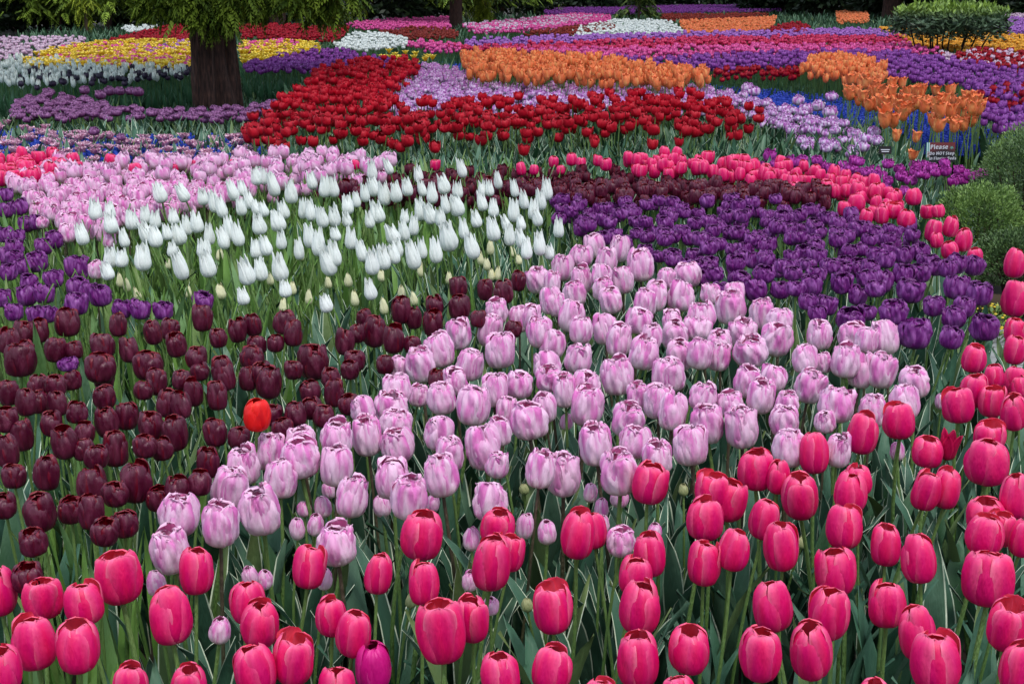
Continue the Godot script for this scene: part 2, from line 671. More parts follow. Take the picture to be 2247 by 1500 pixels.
func ground() -> void:
	var pm := PlaneMesh.new()
	pm.size = Vector2(400, 400)
	pm.material = M.soil
	var g := whole("ground", pm, Transform3D(Basis(), Vector3(0, 0, -100)))
	tag(g, "dark garden soil under all the flower beds", "ground", "", "structure")
	# weathered boards of the walk that runs behind the near bed, and turns past its right-hand end
	var rows := [[-3.9, 3.25, -7.34, 9], [1.7, 2.75, -4.35, 8]]
	for w in 2:
		var walk := Node3D.new()
		walk.name = numbered("path")
		add_child(walk)
		tag(walk, ["grey weathered board walk running behind the near tulip bed", "short piece of grey board walk past the purple tulips at the right"][w], "path", "", "structure")
		for k in rows[w][3]:
			var x0: float = rows[w][0]
			while x0 < rows[w][1] - 0.05:
				var x1: float = minf(rows[w][1], x0 + rng.randf_range(1.5, 2.4))
				var bm := BoxMesh.new()
				bm.size = Vector3(x1 - x0 - 0.006, 0.03, 0.098)
				bm.material = M.wood
				part("plank", bm, walk, Transform3D(Basis(Vector3.UP, rng.randf_range(-0.004, 0.004)), Vector3((x0 + x1) / 2, 0.02 + rng.randf() * 0.005, rows[w][2] - k * 0.108)))
				x0 = x1


func kinds() -> void:
	var one := [{"n": 3, "scale": 1.0, "turn": 0.0, "tall": 0.96}, {"n": 3, "scale": 0.94, "turn": 0.5, "tall": 1.02}]
	var full := [{"n": 3, "scale": 1.0, "tall": 0.93}, {"n": 3, "scale": 0.95, "turn": 0.5, "tall": 1.02}, {"n": 3, "scale": 0.72, "turn": 0.2, "tall": 1.0, "wide": 0.85}]
	var ball := [{"n": 6, "scale": 1.0, "tall": 0.86, "wide": 0.8}, {"n": 6, "scale": 0.84, "turn": 0.5, "tall": 0.98, "wide": 0.75}, {"n": 5, "scale": 0.58, "tall": 1.04, "wide": 0.62}, {"n": 4, "scale": 0.3, "turn": 0.4, "tall": 1.02, "wide": 0.45}]
	var six := [{"n": 6, "scale": 1.0}]
	var egg_r := [0.004, 0.0200, 0.0266, 0.0282, 0.0266, 0.0214, 0.0108]
	var egg_z := [0.0, 0.0060, 0.0190, 0.0350, 0.0520, 0.0670, 0.0750]
	kind_of("pink", {"name": "hot_pink_tulip", "look": "pink", "parts": "petals", "r": egg_r, "z": egg_z, "w": 0.0262, "tip": 2.6, "tip_q": 0.55, "rings": one, "h0": 0.50, "keel": 0.0048, "loose": 0.003, "gape": 0.007, "wild": 0.016, "forms": 9, "leaves": 3, "leaf": "blue"})
	kind_of("scarlet", {"name": "scarlet_tulip", "look": "scarlet", "parts": "petals", "r": egg_r, "z": egg_z, "w": 0.027, "rings": one, "h0": 0.55, "forms": 1})
	kind_of("magenta", {"name": "magenta_tulip", "look": "magenta", "parts": "petals", "r": egg_r, "z": egg_z, "w": 0.027, "rings": one, "h0": 0.48, "forms": 1})
	kind_of("cerise", {"name": "cerise_tulip", "look": "cerise", "parts": "petals", "r": [0.004, 0.019, 0.023, 0.025, 0.027, 0.030], "z": egg_z, "w": 0.021, "tip": 1.3, "tip_q": 0.95, "rings": one, "h0": 0.48, "forms": 1})
	kind_of("lilac", {"name": "lilac_tulip", "look": "lilac", "parts": "petals", "r": [0.004, 0.0210, 0.0278, 0.0292, 0.0274, 0.0226, 0.0140], "z": [0.0, 0.006, 0.0190, 0.0345, 0.0505, 0.0645, 0.0715], "w": 0.0275, "tip": 2.6, "tip_q": 0.55, "ruffle": 0.0026, "rings": full, "h0": 0.49, "keel": 0.0042, "loose": 0.003, "gape": 0.004, "wild": 0.012, "forms": 9, "leaves": 3, "leaf": "rimmed", "dark_stem": true})
	kind_of("lilac_bud", {"name": "lilac_tulip_bud", "look": "lilac_bud", "parts": "petals", "r": [0.003, 0.014, 0.0178, 0.0172, 0.0135, 0.006], "z": [0.0, 0.007, 0.018, 0.030, 0.041, 0.049], "w": 0.02, "ruffle": 0.001, "rings": one, "h0": 0.40, "forms": 3, "leaves": 2, "leaf": "rimmed"})
	kind_of("maroon", {"name": "maroon_tulip", "look": "maroon", "mat": "petal_matt", "parts": "petals", "r": [0.004, 0.0210, 0.0270, 0.0286, 0.0270, 0.0222, 0.0140], "W": 0.0665, "z": [0.0, 0.0055, 0.019, 0.036, 0.053, 0.066, 0.072], "w": 0.0265, "tip": 2.8, "tip_q": 0.5, "ruffle": 0.0017, "gape": 0.006, "keel": 0.0048, "rings": full, "h0": 0.49, "loose": 0.006, "forms": 9, "leaves": 2, "leaf": "bright"})
	kind_of("purple", {"name": "purple_tulip", "look": "purple", "mat": "petal_matt", "parts": "petals", "r": [0.004, 0.0225, 0.0302, 0.0325, 0.0318, 0.0285, 0.0225], "z": [0.0, 0.005, 0.0165, 0.030, 0.042, 0.051, 0.055], "w": 0.0275, "ruffle": 0.0033, "keel": 0.0045, "tip": 2.2, "rings": full, "h0": 0.48, "loose": 0.006, "forms": 9, "leaves": 2, "leaf": "blue"})
	kind_of("white", {"name": "white_tulip", "look": "white", "parts": "petals", "r": [0.003, 0.0172, 0.0228, 0.0208, 0.0158, 0.0135], "z": [0.0, 0.008, 0.025, 0.046, 0.068, 0.089], "w": 0.0205, "broad": 0.34, "tip": 1.3, "tip_q": 0.9, "ruffle": 0.0010, "keel": 0.003, "rings": one, "h0": 0.56, "loose": 0.003, "wild": 0.007, "forms": 7, "leaves": 2, "leaf": "bright", "leaf_size": 1.1})
	kind_of("cream_bud", {"name": "cream_tulip_bud", "look": "cream_bud", "parts": "petals", "r": [0.003, 0.0125, 0.0155, 0.0132, 0.0090, 0.004], "z": [0.0, 0.007, 0.020, 0.034, 0.048, 0.058], "w": 0.016, "broad": 0.4, "tip": 1.4, "rings": one, "h0": 0.44, "forms": 3, "leaves": 2, "leaf": "bright"})
	kind_of("green_bud", {"name": "green_tulip_bud", "look": "green_bud", "parts": "petals", "r": [0.003, 0.0105, 0.0135, 0.0128, 0.0095, 0.004], "z": [0.0, 0.007, 0.016, 0.026, 0.036, 0.044], "w": 0.015, "rings": one, "h0": 0.34, "forms": 1, "leaves": 2})
	# the island beds behind the walk
	kind_of("red", {"name": "red_tulip", "look": "red", "parts": "flower", "r": [0.004, 0.023, 0.031, 0.033, 0.031, 0.026], "z": [0.0, 0.006, 0.021, 0.038, 0.053, 0.064], "w": 0.030, "tip": 1.7, "rings": one, "h0": 0.46, "ruffle": 0.0018, "loose": 0.012, "forms": 9, "leaf": "deep", "uneven": 0.06})
	kind_of("lilac_double", {"name": "double_lilac_tulip", "look": "lilac_double", "parts": "flower", "r": [0.005, 0.032, 0.041, 0.042, 0.036, 0.026], "z": [0.0, 0.006, 0.022, 0.040, 0.054, 0.064], "w": 0.030, "ruffle": 0.006, "rings": ball, "h0": 0.38, "loose": 0.008, "forms": 6, "leaf": "deep", "leaves": 1, "leaf_size": 0.8, "uneven": 0.05})
	kind_of("violet_double", {"name": "double_violet_tulip", "look": "violet_double", "parts": "flower", "r": [0.005, 0.030, 0.039, 0.041, 0.036, 0.026], "z": [0.0, 0.006, 0.020, 0.036, 0.047, 0.054], "w": 0.029, "ruffle": 0.005, "rings": ball, "h0": 0.40, "loose": 0.008, "forms": 5, "leaf": "deep"})
	kind_of("carnation", {"name": "double_pink_tulip", "look": "carnation", "parts": "flower", "r": [0.004, 0.020, 0.027, 0.033, 0.037, 0.040], "z": [0.0, 0.008, 0.020, 0.032, 0.040, 0.044], "w": 0.022, "ruffle": 0.006, "rings": ball, "h0": 0.34, "loose": 0.008, "forms": 5, "leaf": "deep", "leaves": 1, "leaf_size": 0.6})
	kind_of("orchid", {"name": "double_orchid_tulip", "look": "orchid", "parts": "flower", "r": [0.004, 0.024, 0.032, 0.033, 0.030, 0.024], "z": [0.0, 0.006, 0.020, 0.036, 0.050, 0.060], "w": 0.026, "ruffle": 0.005, "rings": ball, "h0": 0.40, "loose": 0.006, "forms": 5, "leaf": "blue"})
	kind_of("orange", {"name": "orange_tulip", "look": "orange", "parts": "flower", "r": [0.004, 0.022, 0.030, 0.033, 0.036, 0.043], "z": [0.0, 0.012, 0.034, 0.058, 0.080, 0.094], "w": 0.036, "broad": 0.6, "tip": 2.0, "ruffle": 0.004, "rings": one, "h0": 0.50, "loose": 0.008, "forms": 7, "leaf": "deep", "leaves": 1, "leaf_size": 0.7, "uneven": 0.06})
	kind_of("orange_cup", {"name": "tall_orange_tulip", "look": "orange", "parts": "flower", "r": [0.004, 0.022, 0.030, 0.033, 0.033, 0.031], "z": [0.0, 0.012, 0.034, 0.060, 0.084, 0.100], "w": 0.034, "broad": 0.55, "tip": 1.9, "ruffle": 0.003, "rings": one, "h0": 0.55, "loose": 0.006, "forms": 6, "leaf": "deep", "uneven": 0.05})
	kind_of("violet", {"name": "violet_tulip", "look": "violet", "parts": "flower", "r": [0.004, 0.022, 0.029, 0.030, 0.027, 0.020], "z": [0.0, 0.006, 0.022, 0.040, 0.056, 0.067], "w": 0.028, "rings": one, "h0": 0.48, "loose": 0.004, "forms": 4, "leaf": "deep"})
	# far off: whole plants of a few dozen faces
	var cup_r := [0.004, 0.024, 0.031, 0.032, 0.028, 0.018]
	var cup_z := [0.0, 0.008, 0.022, 0.038, 0.054, 0.066]
	var star_r := [0.004, 0.016, 0.026, 0.036, 0.046, 0.056]
	for f in [["crimson", "crimson_tulip"], ["rose", "rose_tulip"], ["bright_pink", "bright_pink_tulip"], ["mauve", "mauve_tulip"], ["apricot", "apricot_tulip"], ["pale", "pale_white_tulip"], ["black", "black_tulip"], ["rust", "rust_red_tulip"], ["pale_pink", "pale_pink_tulip"], ["violet", "distant_violet_tulip"], ["orange", "distant_orange_tulip"], ["white", "round_white_tulip"]]:
		var small := {"name": f[1], "look": f[0], "parts": "whole", "r": cup_r, "z": cup_z, "w": 0.033, "rings": six, "h0": 0.46, "loose": 0.004, "forms": 4}
		if f[0] == "pale":
			small.merge({"r": [0.003, 0.019, 0.025, 0.023, 0.018, 0.014], "z": [0.0, 0.012, 0.032, 0.058, 0.082, 0.10], "w": 0.024}, true)
		kind_of("far_" + f[0], small)
	kind_of("far_yellow", {"name": "yellow_tulip", "look": "yellow", "parts": "whole", "r": star_r, "z": [0.0, 0.016, 0.034, 0.05, 0.06, 0.064], "w": 0.026, "tip": 1.2, "tip_q": 0.9, "rings": six, "h0": 0.46, "loose": 0.012, "forms": 4})


# ---------------------------------------------------------------- beds

# names every flower of a bed by its row from the near edge and its place along the row
func rows_of(list: Array, row_high: float) -> void:
	var order := list.duplicate()
	order.sort_custom(func(a, b): return a.y > b.y)
	var row := 0
	var top: float = order[0].y if order.size() else 0.0
	var bins := [[]]
	for d in order:
		if top - d.y > row_high:
			top = d.y
			bins.append([])
		bins[-1].append(d)
	for b in bins:
		row += 1
		b.sort_custom(func(p, q): return p.x < q.x)
		for i in b.size():
			b[i].place = ("only one" if b.size() == 1 else ordinal(i + 1) + " from left") + ", " + ordinal(row) + " row of "


# flowers at places read off the photograph: x, y, width, height of each flower in its pixels
func traced(id: String, nums: Array, what: String, bed: String, group: String, row_high: float, lean := Vector2.ZERO, low := 0.0) -> Array:
	var list := []
	for q in range(0, nums.size(), 4):
		list.append({"x": float(nums[q]), "y": float(nums[q + 1]), "w": float(nums[q + 2]), "h": float(nums[q + 3])})
	rows_of(list, row_high)
	var k: Dictionary = K[id]
	var out := []
	for d in list:
		var p := spot(d.x, d.y, k.h0 - low + rng.randf_range(-0.02, 0.02))
		var m := depth_of(p) / FOCAL
		var wide: float = clampf(d.w * m, k.W * 0.72, k.W * 1.4)
		var tall: float = clampf(d.h * m * 1.02, wide * k.H / k.W * 0.85, wide * k.H / k.W * 1.2)
		var ln := lean * rng.randf_range(0.3, 1.5) + Vector2(rng.randf_range(-0.13, 0.13), rng.randf_range(-0.1, 0.1))
		tulip(id, p, wide, tall, what + ", " + d.place + bed, group, ln)
		out.append(p)
	return out


# a bed filled at an even distance; the 300 nearest of a name become objects, the rest one mass
func planted(id: String, places: Array, what: String, bed: String, group: String, row_high: float, size := 1.0, most := 300) -> void:
	var k: Dictionary = K[id]
	places.sort_custom(func(a, b): return a.z > b.z)
	var list := []
	var rest := []
	for p in places:
		var s := in_frame(p)
		var n: int = made.get(k.name, 0)
		if n < most and s.x > -30 and s.x < 2277 and s.y > -10:
			made[k.name] = n + 1
			list.append({"x": s.x, "y": s.y, "p": p})
		else:
			rest.append(p)
	rows_of(list, row_high)
	for d in list:
		var f: float = rng.randf_range(0.86, 1.12) * size
		var p: Vector3 = d.p + Vector3(0, rng.randf_range(-1, 1) * k.get("uneven", 0.03), 0)
		tulip(id, p, k.W * f, k.H * f * rng.randf_range(0.92, 1.08), what + ", " + d.place + bed, group, Vector2(rng.randf_range(-0.12, 0.12), rng.randf_range(-0.1, 0.1)))
	if rest.size():
		mass(id, rest, "more of the " + what + "s massed farther back", size)


func mass(id: String, places: Array, label: String, size := 1.0) -> void:
	var k: Dictionary = K[id]
	var per := [[], []]
	for p in places:
		var f: float = rng.randf_range(0.88, 1.12) * size
		per[rng.randi() % 2].append(Transform3D(Basis(Vector3.UP, rng.randf() * TAU).scaled(Vector3(f, f * p.y / k.h0, f)), Vector3(p.x, 0, p.z)))
	if not k.has("plants"):
		k.plants = []
		for s in 2:
			if k.parts == "whole":
				k.plants.append(k.heads[s][0])
				continue
			var f: Shape = flower(k, s * 5.3 + 2.0, false, 3, 4, false)[0]
			for q in f.v.size():
				f.v[q] += Vector3(0, k.h0 - k.H * 0.5, 0)
			f.tube([Vector3.ZERO, Vector3(0.01, k.h0 * 0.5, 0.005), Vector3(0, k.h0 - k.H * 0.5, 0)], [0.005, 0.0045, 0.004], 4, srgb(70, 104, 56))
			for q in 3:
				leaf_shape(f, rng.randf_range(0.2, 0.32), 0.045, 0.1, rng.randf_range(0.4, 1.1), TAU * q / 3 + rng.randf(), [srgb(40, 78, 50), srgb(70, 112, 80), Color()], 0.0, 4)
			k.plants.append(f.mesh(M.petal))
	var o := Node3D.new()
	o.name = numbered(k.name + "s")
	add_child(o)
	tag(o, label, k.get("cat", "tulip") + "s", "", "stuff")
	for s in 2:
		if per[s].size():
			many("plants", k.plants[s], per[s], o)


# leaves between the stems of a bed, as one mass
func foliage(poly: Array, gap: float, tones: Array, label: String, size := 1.0) -> void:
	var at := scatter(poly, 0.05, gap, [], 0.5)
	var o := Node3D.new()
	o.name = numbered("tulip_foliage")
	add_child(o)
	tag(o, label, "foliage", "", "stuff")
	var kinds_here := []
	for t in tones:
		for m in leaves[t]:
			kinds_here.append(m)
	var per := []
	for m in kinds_here:
		per.append([])
	for p in at:
		per[rng.randi() % per.size()].append(Transform3D(Basis(Vector3.UP, rng.randf() * TAU).scaled(Vector3.ONE * rng.randf_range(0.65, 1.15) * size), Vector3(p.x, 0, p.z)))
	for q in per.size():
		if per[q].size():
			many("leaves", kinds_here[q], per[q], o)


func front_bed() -> void:
	var pink := [
		-5, 1297, 80, 110, 94, 1312, 84, 92, 73, 1409, 96, 122, 182, 1322, 85, 100, 259, 1265, 97, 122, 169, 1416, 94, 122, 2, 1470, 90, 115, 285, 1507, 80, 108, 373, 1350, 94, 127, 429, 1253, 74, 104, 414, 1506, 80, 108,
		542, 1322, 76, 96, 571, 1367, 88, 108, 557, 1470, 92, 115, 678, 1241, 72, 102, 830, 1259, 62, 104, 926, 1174, 92, 108, 929, 1278, 68, 100, 644, 1445, 88, 118, 727, 1352, 70, 90, 776, 1390, 78, 105, 738, 1512, 86, 100,
		968, 1383, 104, 147, 1035, 1357, 74, 117, 1078, 1235, 86, 132, 1093, 1155, 78, 84, 1120, 1212, 50, 86, 1097, 1482, 84, 102, 1270, 1170, 78, 115, 1302, 1163, 44, 84, 1212, 1333, 84, 115, 1211, 1466, 90, 104,
		1426, 1216, 70, 107, 1394, 1262, 74, 85, 1405, 1331, 90, 122, 1400, 1447, 92, 126, 1546, 1233, 73, 111, 1612, 1207, 72, 92, 1514, 1423, 90, 110, 1549, 1138, 84, 95, 1694, 1328, 90, 115, 1670, 1432, 94, 130, 1488, 1522, 70, 90, 1315, 1530, 70, 90,
		1714, 1198, 76, 115, 1678, 1140, 66, 90, 1852, 1153, 80, 102, 1945, 1194, 66, 97, 2017, 1226, 76, 108, 1835, 1252, 88, 112, 1820, 1346, 88, 120, 1780, 1428, 94, 130, 1946, 1325, 82, 102, 2012, 1388, 82, 122, 2052, 1448, 110, 140, 2170, 1265, 112, 130,
		2162, 1172, 84, 92, 2200, 1160, 56, 80, 2213, 1372, 88, 116, 2240, 1468, 90, 120, 1915, 1538, 70, 100, 2246, 1180, 60, 90, 1893, 950, 68, 94, 1974, 921, 72, 84, 1786, 994, 66, 92, 1660, 1028, 80, 95, 1708, 1046, 52, 90, 1757, 1089, 80, 102,
		1885, 1052, 60, 70, 1866, 1080, 74, 90, 2104, 887, 72, 82, 2138, 855, 60, 80, 2177, 880, 54, 72, 2182, 825, 40, 52, 2228, 835, 56, 66, 2226, 905, 60, 80, 2037, 990, 68, 70, 2172, 957, 66, 60, 2167, 1012, 102, 104, 2033, 1076, 62, 108, 2078, 1070, 64, 108,
		2166, 1134, 88, 84, 2232, 1088, 70, 108, 1564, 1075, 72, 82, 1600, 1095, 78, 98, 1426, 1059, 76, 94, 2228, 578, 46, 64, 2228, 655, 58, 80, 2230, 725, 50, 60, 2228, 768, 48, 64, 2138, 787, 55, 62, 2238, 850, 40, 50]
	traced("pink", pink, "hot pink tulip", "the front drift", "hot pink tulips along the front of the bed", 60)
	var edge := [
		2140, 560, 33, 36, 2115, 527, 38, 50, 2085, 549, 38, 36, 2050, 505, 36, 56, 2087, 497, 34, 46, 2056, 527, 30, 34, 2036, 464, 30, 32, 2060, 463, 28, 28, 2005, 432, 36, 34, 1937, 472, 30, 40, 1902, 475, 30, 36, 1962, 462, 34, 36, 1990, 480, 40, 40,
		1853, 458, 30, 34, 1880, 445, 40, 32, 1950, 424, 26, 32, 1896, 402, 26, 34, 1918, 432, 34, 36, 1858, 418, 28, 32, 1790, 378, 28, 34, 1742, 400, 30, 40, 1690, 390, 28, 34, 1640, 372, 24, 30]
	var back := traced("pink", edge, "hot pink tulip", "the curving edge drift", "hot pink tulips along the far edge of the bed", 30)
	planted("pink", scatter([1360, 350, 1400, 343, 1560, 350, 1700, 360, 1800, 376, 1880, 398, 1990, 428, 1960, 468, 1880, 445, 1780, 424, 1700, 402, 1560, 380, 1400, 366], 0.50, 0.085, back), "hot pink tulip", "the far edge drift", "hot pink tulips along the far edge of the bed", 14, 0.95, 150)
	planted("pink", scatter([-20, 348, 130, 346, 175, 362, 95, 400, 60, 402, -20, 388], 0.50, 0.076), "hot pink tulip", "the far left corner drift", "hot pink tulips along the far edge of the bed", 14, 1.0, 220)
	traced("pink", [242, 352, 27, 30, 296, 374, 30, 34, 338, 354, 22, 26, 430, 360, 20, 24, 512, 362, 22, 26, 668, 351, 22, 26, 780, 361, 20, 22, 955, 362, 22, 26, 812, 372, 20, 24, 380, 372, 22, 26, 455, 372, 22, 26, 1143, 370, 22, 30, 1172, 372, 20, 24, 1215, 355, 22, 26, 1254, 349, 24, 30, 1275, 357, 22, 26, 1230, 372, 18, 22, 1330, 360, 26, 30, 1312, 352, 20, 26], "stray hot pink tulip", "the far lilac edge", "hot pink strays along the far edge of the bed", 30)
	traced("scarlet", [564, 909, 64, 74], "lone scarlet tulip", "the maroon drift", "", 90)
	traced("magenta", [819, 1461, 84, 112], "purplish magenta tulip", "the hot pink front drift", "", 90)
	traced("cerise", [2083, 978, 52, 66], "small dark cerise tulip", "the right side", "", 90)

	var lilac := [
		1303, 540, 46, 54, 1332, 570, 48, 56, 1360, 547, 45, 58, 1405, 582, 56, 72, 1235, 588, 48, 58, 1276, 562, 50, 45, 1275, 613, 46, 62, 1320, 605, 45, 50, 1365, 615, 50, 60, 1180, 614, 50, 60, 1212, 620, 36, 50, 1208, 660, 50, 60, 1262, 645, 50, 55, 1340, 660, 52, 58,
		1325, 635, 46, 50, 1254, 695, 55, 70, 1222, 668, 40, 55, 1415, 665, 50, 60, 1440, 650, 50, 70, 1463, 610, 45, 44, 1496, 650, 58, 66, 1140, 700, 44, 62, 1168, 697, 42, 60, 1090, 683, 50, 54, 1075, 725, 58, 75, 1097, 768, 66, 80, 1185, 730, 55, 66, 1213, 755, 56, 62,
		1275, 725, 50, 60, 1327, 722, 54, 68, 1358, 747, 56, 74, 1403, 705, 58, 46, 1413, 775, 66, 72, 1430, 740, 45, 60, 1480, 735, 58, 66, 1475, 702, 44, 46, 1490, 780, 60, 70, 1270, 787, 60, 66, 1200, 800, 62, 62, 1354, 825, 70, 84, 1005, 733, 56, 68, 965, 768, 64, 76,
		922, 800, 66, 82, 1030, 800, 62, 70, 877, 808, 46, 52, 1510, 603, 58, 56, 1560, 645, 45, 46, 1604, 675, 66, 75, 1612, 640, 46, 40, 1540, 692, 62, 56, 1533, 720, 60, 58, 1673, 690, 54, 68, 1712, 702, 56, 54, 1630, 728, 62, 64, 1704, 745, 68, 72, 1648, 770, 74, 72,
		1580, 755, 55, 60, 1537, 777, 56, 68, 1577, 782, 50, 64, 1799, 735, 55, 65, 1870, 737, 60, 56, 1940, 742, 64, 75, 1902, 746, 52, 58, 1857, 792, 62, 75, 1890, 812, 60, 80, 1935, 812, 60, 82, 1767, 787, 56, 66, 1806, 796, 30, 44, 1778, 846, 64, 78, 2006, 840, 66, 68,
		1205, 830, 60, 60, 1240, 858, 55, 75, 1285, 850, 65, 70, 1289, 892, 70, 88, 1160, 924, 82, 80, 1140, 845, 58, 58, 1195, 895, 50, 70, 1400, 867, 50, 62, 1445, 880, 66, 80, 1476, 904, 66, 82, 1465, 822, 76, 78, 1378, 920, 70, 80, 1543, 870, 60, 62, 1553, 930, 72, 86,
		1603, 887, 60, 54, 1628, 936, 74, 95, 1640, 838, 60, 70, 1670, 870, 62, 76, 1698, 830, 60, 58, 1307, 976, 73, 93, 1395, 970, 70, 70, 1442, 1005, 66, 76, 1515, 976, 76, 90, 1358, 1035, 82, 104, 1236, 1040, 78, 98, 1186, 1030, 62, 95, 1728, 885, 50, 58, 1722, 925, 62, 72,
		1835, 887, 76, 82, 1812, 925, 44, 50, 1915, 900, 60, 75, 1985, 882, 66, 80, 1732, 982, 72, 86, 1840, 988, 56, 80, 872, 852, 60, 68, 918, 868, 36, 48, 968, 873, 63, 74, 997, 837, 55, 60, 1038, 890, 72, 88, 1085, 855, 60, 76, 1112, 902, 48, 78, 795, 897, 56, 60,
		858, 898, 75, 76, 805, 957, 67, 88, 870, 930, 70, 62, 872, 977, 74, 76, 738, 960, 70, 78, 660, 967, 65, 58, 658, 1006, 82, 85, 590, 990, 66, 84, 617, 1050, 70, 86, 738, 1022, 70, 92, 772, 1090, 70, 92, 862, 1050, 76, 90, 898, 1092, 80, 100, 967, 1042, 74, 98,
		965, 950, 68, 76, 985, 995, 64, 80, 1060, 980, 82, 100, 1095, 947, 52, 64, 1092, 1020, 44, 58, 1076, 1100, 76, 86, 393, 1130, 86, 92, 483, 1150, 80, 100, 505, 1070, 82, 98, 532, 1022, 72, 86, 570, 1120, 88, 108, 374, 1208, 84, 102, 738, 1195, 86, 92, 1362, 1190, 56, 62]
	traced("lilac", lilac, "lilac and white tulip", "the middle drift", "lilac and white tulips in the middle of the bed", 46)
	var lbud := [722, 1075, 34, 40, 667, 1117, 34, 36, 708, 1113, 40, 48, 838, 1110, 42, 52, 652, 1160, 36, 58, 692, 1152, 38, 52, 950, 1105, 26, 40, 342, 1280, 45, 60, 482, 1384, 50, 60, 548, 1265, 36, 46, 580, 1272, 38, 46, 712, 1270, 36, 54, 1035, 1183, 40, 54, 1032, 1275, 38, 48,
		1152, 1155, 42, 60, 1200, 1168, 44, 55, 1437, 1165, 30, 36, 1322, 1150, 34, 44, 1296, 1082, 32, 44, 1360, 1092, 44, 40, 1320, 1115, 34, 62, 1243, 925, 32, 38, 2065, 880, 26, 44, 1077, 1330, 26, 36, 1970, 990, 34, 44, 1715, 1015, 34, 46]
	traced("lilac_bud", lbud, "half-open lilac tulip bud", "the low buds", "half-open lilac tulip buds", 50)
	traced("green_bud", [902, 1318, 26, 36, 1157, 1327, 22, 34, 1150, 1073, 16, 26, 1500, 1075, 18, 30, 1760, 1190, 18, 28], "tight green tulip bud", "the green buds", "tight green tulip buds", 60)

	var maroon := [
		147, 708, 57, 61, 52, 730, 50, 52, 86, 726, 42, 52, 18, 748, 50, 56, 258, 713, 40, 53, 335, 730, 42, 53, 373, 723, 44, 46, 386, 757, 48, 53, 224, 760, 55, 56, 282, 768, 44, 55, 121, 768, 52, 54, 162, 768, 32, 40, 443, 698, 48, 58, 478, 742, 32, 42, 520, 725, 42, 62, 554, 713, 38, 52,
		625, 708, 54, 52, 643, 732, 44, 57, 604, 753, 30, 38, 563, 757, 46, 42, 553, 785, 56, 50, 688, 794, 70, 78, 430, 785, 52, 46, 488, 815, 52, 60, 438, 815, 36, 40, 325, 803, 68, 60, 220, 808, 70, 60, 575, 822, 50, 54, 643, 812, 27, 38, 43, 788, 74, 76,
		880, 680, 48, 62, 908, 698, 36, 52, 953, 671, 42, 44, 950, 710, 46, 64, 1008, 675, 52, 54, 1005, 630, 42, 46, 1065, 635, 38, 50, 1105, 642, 46, 50, 1138, 617, 34, 54, 800, 702, 36, 46, 822, 728, 54, 72, 784, 732, 30, 40, 863, 745, 50, 62, 904, 756, 32, 40, 757, 750, 46, 60, 778, 792, 50, 46, 1050, 700, 24, 36, 1127, 722, 28, 34, 845, 800, 26, 40,
		56, 883, 46, 60, 18, 862, 42, 56, 82, 845, 36, 34, 122, 846, 50, 42, 157, 835, 36, 40, 228, 830, 48, 46, 228, 872, 52, 52, 85, 882, 44, 50, 125, 886, 46, 54, 112, 930, 46, 54, 168, 905, 36, 42, 343, 838, 48, 58, 315, 856, 24, 32, 398, 834, 30, 36, 424, 862, 42, 66, 476, 870, 40, 66, 495, 828, 42, 58, 545, 830, 44, 55, 365, 886, 44, 58, 396, 890, 44, 60,
		12, 922, 58, 50, 47, 955, 55, 72, 15, 990, 56, 72, 140, 972, 62, 70, 233, 927, 56, 66, 277, 913, 52, 60, 330, 935, 58, 64, 383, 952, 60, 76, 185, 950, 36, 40, 182, 985, 32, 48, 210, 1003, 32, 40, 253, 987, 58, 76, 318, 980, 38, 36, 355, 985, 30, 38, 472, 950, 54, 60, 525, 960, 52, 50, 455, 1015, 52, 78, 437, 1060, 42, 50, 30, 1045, 38, 50, 102, 1038, 60, 78,
		202, 1065, 72, 78, 297, 1058, 78, 90, 253, 1084, 28, 40, 348, 1095, 34, 46, 388, 1072, 50, 48, 86, 1125, 76, 84, 155, 1120, 36, 56, 200, 1122, 54, 90, 8, 1110, 28, 42, 272, 1150, 36, 46, 230, 1168, 42, 50, 72, 1190, 50, 48, 60, 1268, 56, 58, 590, 840, 60, 70, 733, 863, 45, 62, 725, 828, 30, 34, 680, 858, 50, 48, 685, 897, 36, 46, 648, 910, 52, 54, 620, 942, 36, 42, 710, 915, 34, 36, 596, 910, 26, 42, 766, 888, 26, 36, 960, 832, 22, 26, 768, 812, 28, 36]
	traced("maroon", maroon, "dark maroon tulip", "the near drift", "dark maroon tulips in the near drift", 42)
	var mback := scatter([690, 396, 870, 364, 1000, 362, 1150, 356, 1300, 362, 1500, 374, 1700, 398, 1830, 422, 1800, 452, 1600, 446, 1400, 436, 1250, 446, 1130, 425, 950, 432, 800, 445], 0.49, 0.080, [], 0.48)
	planted("maroon", mback, "dark maroon tulip", "the drift behind white", "dark maroon tulips in the far drift", 14, 0.86, 150)

